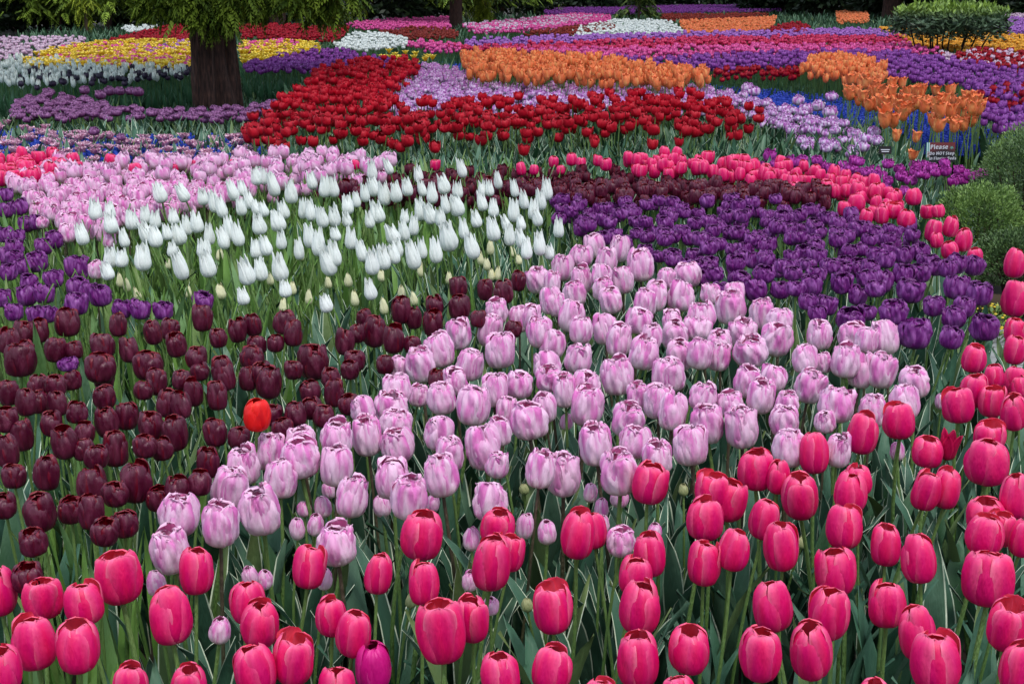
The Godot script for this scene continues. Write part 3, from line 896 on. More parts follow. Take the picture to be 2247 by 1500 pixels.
	var white := [
		349, 421, 32, 50, 398, 421, 28, 48, 561, 386, 26, 42, 577, 385, 22, 42, 597, 403, 28, 60, 637, 420, 30, 56, 683, 395, 25, 42, 712, 407, 28, 54, 730, 408, 26, 52, 508, 416, 26, 52, 444, 431, 26, 38, 468, 440, 26, 56, 484, 452, 26, 58, 528, 452, 24, 44, 545, 438, 24, 44, 530, 412, 22, 38, 208, 458, 32, 52, 240, 460, 26, 42, 241, 488, 33, 50, 288, 480, 32, 50, 318, 470, 25, 44,
		340, 480, 26, 44, 318, 508, 32, 54, 338, 517, 32, 54, 380, 475, 25, 36, 390, 512, 35, 54, 365, 508, 22, 40, 408, 493, 24, 48, 431, 486, 30, 52, 458, 512, 26, 52, 488, 521, 27, 54, 502, 500, 28, 62, 520, 512, 28, 62, 567, 490, 34, 52, 560, 455, 22, 36, 577, 458, 22, 38, 608, 482, 36, 52, 620, 458, 28, 48, 616, 525, 24, 46, 665, 456, 24, 54, 680, 460, 24, 52, 705, 475, 28, 52, 732, 472, 28, 52,
		678, 515, 30, 60, 698, 530, 32, 66, 655, 545, 24, 58, 717, 572, 37, 70, 733, 555, 30, 60, 562, 545, 30, 44, 582, 538, 28, 48, 612, 583, 38, 70, 570, 590, 32, 54, 538, 594, 38, 66, 393, 580, 34, 72, 453, 577, 38, 66, 447, 542, 34, 44, 377, 545, 24, 38, 312, 562, 38, 66, 242, 562, 32, 52, 266, 565, 30, 44, 234, 592, 30, 46, 178, 513, 30, 52, 270, 520, 24, 48, 735, 512, 24, 34,
		770, 521, 28, 54, 781, 437, 20, 38, 800, 422, 22, 44, 816, 373, 24, 48, 818, 408, 28, 48, 850, 363, 20, 46, 842, 423, 30, 58, 868, 420, 28, 50, 893, 410, 26, 42, 917, 381, 22, 40, 925, 412, 20, 40, 948, 422, 26, 50, 972, 403, 30, 48, 1012, 368, 22, 46, 1092, 394, 20, 48, 1058, 414, 22, 38, 1074, 412, 20, 38, 1004, 415, 25, 42, 1001, 450, 34, 52, 976, 447, 22, 46, 920, 458, 26, 58, 940, 466, 26, 58, 826, 464, 36, 54, 810, 480, 23, 42,
		762, 448, 28, 46, 760, 480, 24, 38, 860, 512, 33, 48, 885, 505, 26, 50, 888, 475, 20, 34, 908, 492, 24, 56, 943, 470, 30, 44, 965, 475, 25, 46, 982, 516, 42, 74, 955, 548, 31, 60, 1017, 500, 24, 54, 1034, 538, 32, 64, 1044, 478, 26, 44, 1057, 441, 24, 46, 1081, 500, 32, 60, 1083, 455, 25, 44, 1109, 488, 20, 44, 1127, 460, 28, 56, 1142, 488, 20, 36, 1128, 412, 20, 44, 1149, 437, 22, 46, 1171, 457, 27, 52, 1186, 437, 26, 50, 1200, 413, 26, 54,
		1178, 475, 24, 44, 1226, 498, 25, 48, 1118, 514, 26, 52, 1142, 522, 26, 50, 1155, 543, 27, 52, 1184, 533, 28, 56, 1205, 551, 18, 34, 903, 557, 34, 76, 925, 543, 22, 54, 872, 543, 25, 44, 863, 555, 26, 50, 840, 563, 33, 60, 815, 573, 33, 62, 792, 548, 26, 56, 811, 633, 30, 52, 532, 648, 22, 44, 713, 664, 22, 44, 625, 632, 20, 40]
	traced("white", white, "white lily-shaped tulip", "the white drift", "white lily-shaped tulips", 30, Vector2(-0.17, 0.02))
	var cream := [262, 615, 16, 36, 277, 625, 18, 32, 300, 645, 18, 32, 369, 580, 16, 24, 483, 640, 26, 32, 592, 612, 15, 30, 642, 632, 16, 30, 677, 652, 18, 34, 622, 670, 24, 30, 482, 560, 20, 22, 1076, 543, 18, 42, 1054, 567, 16, 32, 1068, 580, 18, 28, 837, 605, 20, 28, 923, 592, 15, 42, 764, 615, 20, 32, 778, 655, 20, 36, 842, 672, 20, 38, 908, 655, 17, 32, 1077, 603, 20, 28, 1092, 600, 14, 32, 1125, 552, 14, 26, 1138, 570, 13, 24, 660, 560, 16, 26, 412, 640, 16, 28, 720, 620, 16, 28, 880, 640, 16, 30, 985, 610, 16, 28]
	traced("cream_bud", cream, "closed cream tulip bud", "the low cream buds", "cream buds below the white tulips", 30, Vector2(-0.08, 0))

	var purple := [
		170, 588, 52, 58, 117, 612, 42, 46, 220, 650, 48, 48, 268, 680, 42, 44, 308, 680, 44, 46, 357, 682, 42, 46, 445, 663, 46, 48, 168, 668, 50, 50, 170, 632, 50, 42, 97, 645, 44, 42, 57, 650, 46, 46, 78, 690, 36, 42, 104, 690, 36, 42, 30, 685, 40, 46, 4, 655, 40, 44, 63, 620, 40, 36, 80, 575, 46, 44, 118, 527, 40, 40, 95, 542, 38, 40, 58, 492, 36, 46, 80, 488, 34, 50, 42, 455, 36, 36,
		13, 428, 30, 30, 10, 515, 36, 40, 36, 520, 34, 40, 30, 545, 40, 40, 12, 562, 40, 38, 30, 568, 36, 40, 47, 585, 36, 40, 17, 598, 38, 42, 12, 462, 34, 40, 150, 800, 30, 30, 195, 640, 40, 44]
	traced("purple", purple, "deep purple tulip", "the left drift", "deep purple tulips at the left", 40)
	var right := [
		2010, 733, 70, 74, 2088, 742, 50, 50, 2094, 697, 52, 48, 2162, 720, 64, 54, 1962, 687, 58, 54, 1868, 702, 64, 52, 2049, 672, 46, 44, 2102, 632, 56, 56, 2150, 645, 54, 52, 2116, 674, 46, 46, 1998, 640, 56, 50, 1848, 623, 46, 55, 1935, 618, 52, 52, 1884, 650, 42, 48, 1782, 628, 48, 44, 1773, 663, 38, 42, 1816, 672, 42, 44, 1658, 637, 50, 52, 1713, 638, 38, 46, 1795, 690, 38, 36,
		1985, 604, 48, 44, 2020, 600, 44, 44, 2100, 580, 44, 50, 2138, 584, 44, 48, 2052, 586, 40, 50, 2080, 590, 40, 48, 1993, 495, 38, 36, 1868, 470, 34, 34, 1910, 590, 40, 44, 1945, 570, 40, 44, 1985, 560, 42, 42, 2020, 555, 40, 42]
	var near := traced("purple", right, "deep purple tulip", "the right drift end", "deep purple tulips at the right", 40)
	planted("purple", scatter([1215, 432, 1400, 434, 1600, 450, 1760, 452, 1900, 478, 2000, 520, 2080, 560, 2060, 600, 1960, 640, 1870, 690, 1770, 690, 1640, 648, 1530, 622, 1450, 590, 1420, 545, 1300, 508, 1225, 480], 0.48, 0.094, near, 0.48), "deep purple tulip", "the right drift", "deep purple tulips at the right", 18, 0.86, 215)

	var lb := scatter([25, 400, 110, 362, 200, 360, 355, 352, 550, 348, 740, 348, 870, 352, 850, 385, 740, 400, 620, 405, 480, 445, 330, 470, 210, 510, 150, 520, 100, 470, 60, 450, 20, 420], 0.49, 0.086, [], 0.42)
	planted("lilac", lb, "lilac and white tulip", "the far left drift", "lilac and white tulips in the far left drift", 16, 0.98, 135)
	traced("lilac", [210, 592, 32, 40, 226, 506, 40, 50, 205, 503, 36, 46, 240, 528, 28, 34, 146, 512, 36, 42, 92, 488, 20, 26, 180, 470, 36, 44], "stray lilac tulip", "the white drift edge", "lilac and white strays beside the white drift", 40)

	foliage([-120, 344, 1960, 344, 2030, 470, 2080, 620, 2100, 780, 2130, 930, 2420, 1020, 2420, 1540, -220, 1540], 0.055, ["blue", "rimmed", "rimmed", "deep"], "dark blue-green tulip leaves filling the near bed", 0.95)
	foliage([130, 560, 420, 520, 1250, 520, 1150, 640, 900, 760, 500, 1020, 40, 1080, -60, 700], 0.045, ["bright"], "fresh green leaves and stems under the white and maroon tulips", 1.15)
	stalks([150, 560, 420, 500, 1250, 500, 1150, 640, 900, 760, 500, 1020, 40, 1080, -60, 760], 0.055)
	foliage([300, 1180, 560, 980, 900, 780, 1250, 560, 1520, 600, 1960, 760, 2050, 900, 1900, 1100, 1500, 1260, 700, 1330, 320, 1330], 0.06, ["rimmed"], "cream-edged leaves under the lilac tulips", 1.0)


func back_beds() -> void:
	var red := [505, 302, 545, 265, 640, 218, 700, 162, 800, 137, 920, 140, 905, 175, 850, 215, 900, 244, 1010, 226, 1100, 234, 1250, 228, 1400, 218, 1560, 222, 1640, 246, 1705, 264, 1640, 278, 1560, 290, 1400, 284, 1250, 290, 1150, 296, 1000, 290, 900, 308, 800, 300, 720, 290, 650, 312, 560, 312]
	planted("red", scatter(red, 0.46, 0.138, [], 0.62), "blood-red tulip", "the red island bed", "blood-red tulips in the island bed", 12, 1.06)
	traced("red", [1432, 316, 24, 28, 1305, 314, 20, 26, 1150, 328, 26, 34, 1620, 296, 22, 24, 955, 322, 26, 30, 1490, 311, 20, 26], "low blood-red tulip", "the red front strays", "blood-red strays", 30)
	planted("lilac_double", scatter([1600, 212, 1680, 228, 1760, 248, 1850, 268, 1940, 300, 1940, 318, 1870, 332, 1800, 325, 1745, 312, 1700, 280, 1650, 256, 1600, 225], 0.38, 0.14, [], 0.6), "double lilac tulip", "the right-hand double bed", "double lilac tulips", 12, 0.92)
	traced("lilac_double", [1655, 200, 26, 26, 1632, 208, 22, 26, 1690, 236, 28, 24, 1752, 220, 26, 22, 1795, 232, 32, 24, 1826, 212, 26, 20, 1725, 240, 28, 24, 1640, 192, 26, 26, 1552, 198, 24, 22, 1600, 205, 22, 22, 1770, 240, 30, 24, 1822, 245, 32, 26], "double lilac tulip", "the muscari strays", "double lilac strays among muscari", 16)
	planted("lilac_double", scatter([835, 205, 885, 165, 945, 140, 1010, 152, 1060, 180, 1300, 188, 1560, 192, 1640, 225, 1560, 240, 1400, 236, 1200, 244, 1000, 250, 860, 250], 0.40, 0.13, [], 0.5), "double lilac tulip", "the strip behind the red bed", "double lilac tulips", 8, 0.95)
	planted("violet_double", scatter([22, 238, 60, 212, 110, 202, 165, 215, 250, 234, 330, 244, 450, 244, 520, 238, 600, 225, 625, 235, 560, 258, 470, 264, 380, 260, 280, 258, 180, 260, 110, 258, 30, 256], 0.40, 0.115, [], 0.5), "double violet tulip", "the violet bed", "double violet tulips", 12, 0.92)
	traced("violet_double", [185, 198, 24, 24, 185, 218, 24, 22, 220, 208, 26, 22, 240, 200, 26, 22, 262, 200, 24, 20, 285, 200, 22, 20, 302, 202, 26, 26, 205, 288, 24, 20, 265, 301, 16, 16, 215, 232, 24, 20], "double violet tulip", "the violet strays behind", "double violet strays", 16)
	planted("carnation", scatter([-20, 262, 40, 272, 130, 288, 250, 300, 400, 300, 550, 302, 565, 330, 450, 350, 250, 354, 100, 348, -20, 340], 0.34, 0.15, [], 0.6), "double pink tulip", "the left muscari bed", "double pink tulips over blue muscari", 14, 0.95)
	planted("orchid", scatter([1640, 354, 1760, 352, 1900, 358, 2050, 362, 2165, 372, 2170, 402, 2050, 398, 1960, 392, 1800, 372], 0.40, 0.115, [], 0.45), "double orchid tulip", "the signpost row", "double orchid-purple tulips", 14, 0.85)
	traced("orchid", [1946, 415, 26, 32, 1985, 420, 22, 28, 1690, 342, 28, 30, 1735, 355, 26, 28, 1640, 356, 22, 24], "double orchid tulip", "the orchid strays", "orchid strays", 30)
	planted("orange", scatter([1855, 182, 1900, 172, 1960, 190, 2040, 205, 2105, 205, 2160, 228, 2150, 254, 2090, 268, 2000, 262, 1935, 254, 1900, 225, 1862, 212], 0.52, 0.17, [], 0.55), "flared orange tulip", "the near orange group", "orange tulips in the near group", 14, 1.08)
	traced("orange", [1968, 297, 22, 40, 2098, 268, 24, 26, 2004, 340, 18, 20, 2012, 300, 18, 26, 2135, 265, 12, 18, 1942, 260, 36, 46, 2060, 274, 36, 34], "low orange tulip", "the orange front strays", "orange strays", 30)
	planted("orange_cup", scatter([1012, 122, 1040, 118, 1300, 130, 1400, 142, 1557, 160, 1557, 176, 1440, 180, 1250, 175, 1100, 168, 1030, 160], 0.55, 0.125), "tall orange tulip", "the long orange strip", "orange tulips in the long strip", 8, 1.0)
	planted("orange_cup", scatter([1750, 142, 1830, 127, 1900, 132, 1945, 150, 1940, 172, 1870, 165, 1790, 163], 0.55, 0.125), "shaded orange tulip", "the middle orange strip", "orange tulips in the middle strip", 8, 1.0)
	planted("violet", scatter([2120, 242, 2150, 226, 2270, 236, 2270, 282, 2200, 286], 0.44, 0.11), "violet tulip", "the right edge patch", "violet tulips", 12, 0.95)
	planted("violet", scatter([1350, 134, 1450, 130, 1560, 125, 1800, 115, 1990, 118, 2100, 135, 2270, 165, 2270, 215, 2180, 213, 2100, 180, 1960, 172, 1850, 142, 1700, 148, 1520, 148], 0.48, 0.125), "violet tulip", "the long violet strip", "violet tulips", 6, 1.0)
	muscari([1560, 192, 1700, 200, 1900, 226, 2060, 250, 2230, 275, 2230, 318, 2000, 306, 1850, 262, 1700, 240, 1560, 215], 0.25)
	muscari([900, 139, 1010, 139, 1010, 153, 900, 153], 0.2)
	muscari([1330, 184, 1600, 190, 1600, 205, 1330, 200], 0.2)
	muscari([-20, 285, 250, 305, 560, 305, 640, 330, 560, 364, -20, 360], 0.30, 0.042)
	foliage([560, 330, 640, 240, 920, 180, 1500, 235, 1700, 300, 1900, 345, 1975, 420, 1975, 470, 1500, 450, 560, 450], 0.075, ["deep", "blue"], "broad dark leaves of the island beds", 1.0)
	foliage([-40, 190, 250, 185, 660, 165, 700, 250, 420, 300, -40, 270], 0.08, ["deep", "blue"], "low green leaves round the thick trunk", 0.5)
	foliage([1560, 170, 1760, 172, 1950, 185, 1900, 205, 1560, 192], 0.1, ["deep"], "dark leaves between the orange groups", 0.9)


# bare green stalks that stand between the leaves under the white and maroon heads
func stalks(poly: Array, gap: float) -> void:
	var o := Node3D.new()
	o.name = numbered("tulip_stalks")
	add_child(o)
	tag(o, "thin green stalks crowded under the white and maroon tulips", "stalks", "", "stuff")
	var per := [[], [], []]
	for p in scatter(poly, 0.05, gap, [], 0.5):
		var t := Basis(Vector3(0, 0, 1), rng.randf_range(-0.02, 0.2)) * Basis(Vector3.RIGHT, rng.randf_range(-0.08, 0.08))
		per[rng.randi() % 3].append(Transform3D(t * Basis(Vector3.UP, rng.randf() * TAU) * Basis.from_scale(Vector3(0.8, rng.randf_range(0.3, 0.46), 0.8)), Vector3(p.x, 0, p.z)))
	for q in 3:
		many("stalk", stems[q], per[q], o)


func muscari(poly: Array, high: float, gap := 0.037) -> void:
	if not K.has("spike"):
		var sh := Shape.new()
		sh.tube([Vector3.ZERO, Vector3(0, 0.10, 0)], [0.0025, 0.002], 4, srgb(60, 96, 50))
		for j in 7:
			for q in 5:
				var r := 0.0105 * (1.0 - j * 0.11)
				var a := TAU * q / 5 + j * 0.6
				sh.blob(Vector3(cos(a) * r, 0.085 + j * 0.0085, sin(a) * r), Vector3(0.0055, 0.006, 0.0055), 4, 3, srgb(34, 66, 176).lerp(srgb(70, 96, 214), rng.randf()))
		for q in 3:
			leaf_shape(sh, 0.13, 0.008, 0.2, 1.0, q * 2.1, [srgb(50, 90, 50), srgb(70, 120, 70), Color()], 0.0, 3)
		K.spike = sh.mesh(M.petal)
	var xf := []
	for p in scatter(poly, high, gap, [], 0.5):
		var f := rng.randf_range(0.85, 1.2) * high / 0.145
		xf.append(Transform3D(Basis(Vector3.UP, rng.randf() * TAU).scaled(Vector3(1.3, f, 1.3)), Vector3(p.x, 0, p.z)))
	var o := many("muscari", K.spike, xf)
	tag(o, ["deep blue muscari flowing between the double lilac and orange tulips", "thin blue line of muscari behind the red tulips", "blue muscari seen between the orange strip and the red bed", "blue muscari under the double pink tulips at the left"][taken.muscari - 1], "muscari", "", "stuff")


func far_beds() -> void:
	var g := func(y: float) -> float: return 0.10 + 0.0016 * 2550.0 / maxf(y + 25.0, 20.0)
	var beds := [
		["far_yellow", [50, 132, 120, 110, 200, 97, 300, 90, 420, 92, 425, 150, 300, 148, 180, 146, 70, 150], 115, "starry yellow tulip", "the mixed left bed", 0.9],
		["far_bright_pink", [80, 126, 130, 110, 220, 98, 420, 112, 420, 148, 300, 144, 180, 142], 120, "bright pink tulip", "the mixed left bed", 0.6],
		["far_mauve", [285, 102, 420, 90, 425, 112, 310, 120], 100, "mauve tulip", "the patch by the trunk", 1.0],
		["far_yellow", [525, 97, 600, 93, 690, 96, 705, 110, 640, 126, 530, 138], 110, "starry yellow tulip", "the bed past the trunk", 0.9],
		["far_bright_pink", [525, 98, 600, 92, 660, 93, 650, 108, 530, 118], 100, "bright pink tulip", "the bed past the trunk", 0.5],
		["far_pale", [-20, 152, 30, 127, 120, 130, 200, 140, 425, 146, 425, 162, 250, 172, 100, 182, -20, 186], 150, "pale white tulip", "the pale bed at the left", 0.6],
		["far_black", [-20, 162, 100, 145, 425, 152, 425, 166, 250, 180, 60, 188], 160, "near-black tulip", "the pale bed at the left", 0.25],
		["violet_far", [530, 142, 600, 126, 700, 109, 760, 116, 830, 130, 905, 140, 780, 150, 640, 155, 540, 153], 135, "distant violet tulip", "the strip past the trunk", 1.0],
		["far_crimson", [222, 94, 300, 72, 380, 57, 425, 56, 425, 92, 330, 90], 75, "crimson tulip", "the left crimson bank", 1.0],
		["far_crimson", [525, 54, 650, 56, 765, 63, 740, 86, 640, 86, 530, 80], 70, "crimson tulip", "the right crimson bank", 1.0],
		["far_white", [265, 58, 345, 55, 340, 66, 280, 70], 62, "round white tulip", "the crimson bank crest", 0.6],
		["far_pale_pink", [-20, 82, 190, 80, 165, 105, 60, 126, -20, 136], 105, "pale pink tulip", "the loose bed at the far left", 0.4],
		["far_white", [733, 97, 780, 72, 850, 76, 892, 86, 892, 100, 800, 108, 745, 106], 90, "round white tulip", "the middle white patch", 0.8],
		["far_bright_pink", [760, 52, 850, 44, 985, 38, 990, 64, 900, 62, 800, 62], 52, "bright pink tulip", "the far pink bed", 1.0],
		["far_rust", [830, 68, 900, 62, 1000, 66, 1010, 82, 900, 84], 72, "rust-red tulip", "the dim middle patch", 0.8],
		["far_yellow", [808, 119, 950, 121, 950, 137, 860, 136], 128, "starry yellow tulip", "the patch above muscari", 0.3],
		["far_mauve", [1020, 90, 1250, 81, 1560, 72, 1900, 64, 1988, 74, 1988, 80, 1560, 83, 1250, 95, 1020, 100], 84, "mauve tulip", "the long mauve stripe", 1.0],
		["far_rose", [925, 92, 1020, 101, 1250, 95, 1560, 83, 1988, 81, 1992, 97, 1560, 100, 1250, 110, 1030, 108], 95, "rose-red tulip", "the long rose stripe", 1.0],
		["far_bright_pink", [880, 92, 960, 94, 1020, 104, 960, 112], 98, "bright pink tulip", "the rose stripe end", 1.0],
		["far_bright_pink", [1090, 111, 1330, 109, 1560, 103, 1988, 98, 2065, 112, 1990, 118, 1560, 123, 1330, 127, 1150, 119], 112, "bright pink tulip", "the long pink stripe", 0.85],
		["violet_far", [1200, 124, 1380, 128, 1400, 140, 1250, 134], 130, "distant violet tulip", "the violet stripe end", 1.0],
		["far_crimson", [1560, 153, 1760, 152, 1760, 166, 1560, 168], 160, "crimson tulip", "the strip before violet", 0.7],
		["far_pale_pink", [1010, 56, 1120, 45, 1260, 34, 1330, 38, 1200, 62, 1040, 70], 52, "pale pink tulip", "the mixed far bank", 0.7],
		["far_bright_pink", [1015, 58, 1120, 46, 1260, 30, 1340, 34, 1340, 50, 1200, 64, 1040, 72], 52, "bright pink tulip", "the mixed far bank", 0.9],
		["violet_far", [1190, 20, 1340, 15, 1700, 9, 1720, 22, 1340, 30, 1200, 32], 22, "distant violet tulip", "the farthest violet bank", 1.0],
		["far_rust", [1150, 74, 1260, 60, 1345, 52, 1352, 68, 1250, 79], 66, "rust-red tulip", "the dim strip below", 1.0],
		["far_white", [1250, 72, 1270, 62, 1350, 44, 1470, 47, 1502, 72, 1420, 76, 1340, 74, 1265, 84], 62, "round white tulip", "the white bank at the right", 1.0],
		["far_orange", [1488, 46, 1600, 43, 1705, 37, 1695, 60, 1600, 73, 1508, 72], 56, "distant orange tulip", "the far orange bank", 1.0],
		["far_rust", [1445, 33, 1690, 30, 1600, 42, 1460, 43], 36, "rust-red tulip", "the strip above orange", 1.0],
		["far_crimson", [1690, 62, 1750, 49, 1778, 60, 1765, 72, 1680, 73], 62, "crimson tulip", "the patch beside orange", 0.9],
		["far_orange", [1835, 26, 1905, 24, 1908, 46, 1838, 48], 36, "distant orange tulip", "the patch between trunks", 1.0],
		["far_apricot", [1925, 62, 2000, 60, 2200, 72, 2270, 84, 2270, 113, 2130, 112, 2000, 97], 85, "apricot tulip", "the shrub bed", 1.0],
		["far_crimson", [2040, 122, 2150, 112, 2270, 116, 2270, 158, 2150, 150, 2080, 137], 130, "crimson tulip", "the mixed right bed", 0.75],
		["far_pale_pink", [2050, 124, 2150, 116, 2270, 120, 2270, 156, 2150, 148, 2090, 137], 130, "pale pink tulip", "the mixed right bed", 0.4],
		["far_mauve", [2150, 66, 2200, 40, 2270, 40, 2270, 74, 2190, 73], 58, "mauve tulip", "the far right bed", 1.0],
		["far_pale_pink", [2190, 38, 2210, 18, 2270, 16, 2270, 38], 30, "pale pink tulip", "the farthest right bed", 1.0],
		["far_crimson", [2140, 215, 2270, 185, 2270, 232, 2200, 238], 210, "crimson tulip", "the strip under violet", 0.7],
	]
	for b in beds:
		var id: String = "far_violet" if b[0] == "violet_far" else b[0]
		var gap: float = g.call(float(b[2]))
		var at := scatter(b[1], 0.46, gap, [], 0.45)
		var use := []
		for p in at:
			if rng.randf() < b[5]:
				use.append(p)
		planted(id, use, b[3], b[4], K[id].name.replace("_", " ") + "s in the far beds", 4, 1.0, 300)
	foliage([-60, 140, 60, 90, 260, 78, 420, 62, 760, 60, 900, 80, 1000, 90, 1000, 150, 700, 160, 420, 180, -60, 200], 0.2, ["deep"], "green leaves of the far left beds", 1.1)
	foliage([730, 80, 900, 60, 1300, 35, 1700, 20, 2270, 40, 2270, 170, 1700, 150, 1000, 120], 0.30, ["deep"], "green leaves of the far right beds", 1.2)


# ---------------------------------------------------------------- trees and shrubs

# one flat drooping frond of a conifer: a rib with fingers to both sides
func frond(sh: Shape, at: Vector3, dir: Vector3, flat: Vector3, size: float, c0: Color, c1: Color) -> void:
	var side := dir.cross(flat).normalized()
	var n := 5
	for k in n:
		var v := (k + 0.5) / n
		var l := size * 0.42 * (1.0 - v * 0.65)
		var q := at + dir * size * v + Vector3(0, -size * 0.16 * v * v, 0)
		for s in [-1.0, 1.0]:
			var d: Vector3 = (dir * 0.75 + side * s * 0.8).normalized()
			var w: Vector3 = d.cross(flat).normalized() * l * 0.27
			var e: Vector3 = q + d * l + Vector3(0, -l * 0.22, 0)
			sh.quad(q, q + d * l * 0.45 + w, e, q + d * l * 0.45 - w, c0, c1)
	var t := at + dir * size * 1.12 + Vector3(0, -size * 0.24, 0)
	sh.quad(at + dir * size * 0.6, at + dir * size * 0.85 + side * size * 0.05, t, at + dir * size * 0.85 - side * size * 0.05, c0, c1)


# a hanging spray: fronds along a drooping twig
func spray(sh: Shape, root: Vector3, tip: Vector3, count: int, spread: float, size: float, c0: Color, c1: Color) -> void:
	for k in count:
		var v := pow(rng.randf(), 0.7)
		var p := root.lerp(tip, v) + Vector3(rng.randf_range(-1, 1) * spread, rng.randf_range(-0.6, 0.6) * spread, rng.randf_range(-1, 1) * spread) * (0.45 + 0.55 * v)
		var d := ((tip - root).normalized() * 0.5 + Vector3(rng.randf_range(-1, 1), rng.randf_range(-0.9, 0.1), rng.randf_range(-1, 1))).normalized()
		var f := Vector3(rng.randf_range(-0.5, 0.5), 1, rng.randf_range(-0.5, 0.5)).normalized()
		var tone := rng.randf()
		frond(sh, p, d, f, size * rng.randf_range(0.7, 1.3), c0.lerp(c1, tone * 0.7), c0.lerp(c1, minf(1.0, tone + 0.25)))


func crown_shape(low: float, high: float, wide: float, count: int, size: float, c0: Color, c1: Color) -> Shape:
	var sh := Shape.new()
	for k in count:
		var v := pow(rng.randf(), 1.35)
		var y := lerpf(low, high, v)
		var r := wide * (1.0 - v * 0.85) * rng.randf_range(0.35, 1.0)
		var a := rng.randf() * TAU
		var tip := Vector3(cos(a) * r, y, sin(a) * r)
		spray(sh, tip * Vector3(0.6, 1, 0.6) + Vector3(0, 0.25 + 0.12 * r, 0), tip, 9, 0.26 + size * 0.4, size, c0, c1)
	return sh


func trunk_shape(height: float, r0: float, r1: float, flare: float, rough: float, seed_at: float, sides := 40, rings := 26) -> Shape:
	var sh := Shape.new()
	var p := []
	var cc := []
	for j in rings + 1:
		var v := float(j) / rings
		var y := height * v * v
		var row := PackedVector3Array()
		var cr := PackedColorArray()
		for i in sides + 1:
			var a := TAU * (i % sides) / sides
			var r := lerpf(r0, r1, y / height) + flare * r0 * exp(-y * 5.0) * (1.0 + 0.35 * sin(a * 5.0 + seed_at))
			r += r0 * rough * (wob.get_noise_3d(cos(a) * 26.0 + seed_at * 9.0, y * 3.0, sin(a) * 26.0) * 1.5 + 0.5 * wob.get_noise_3d(cos(a) * 60.0, y * 9.0, sin(a) * 60.0))
			row.append(Vector3(cos(a) * r, y - 0.03, sin(a) * r))
			cr.append(Color.WHITE)
		p.append(row)
		cc.append(cr)
	sh.sheet(p, cc, true)
	return sh


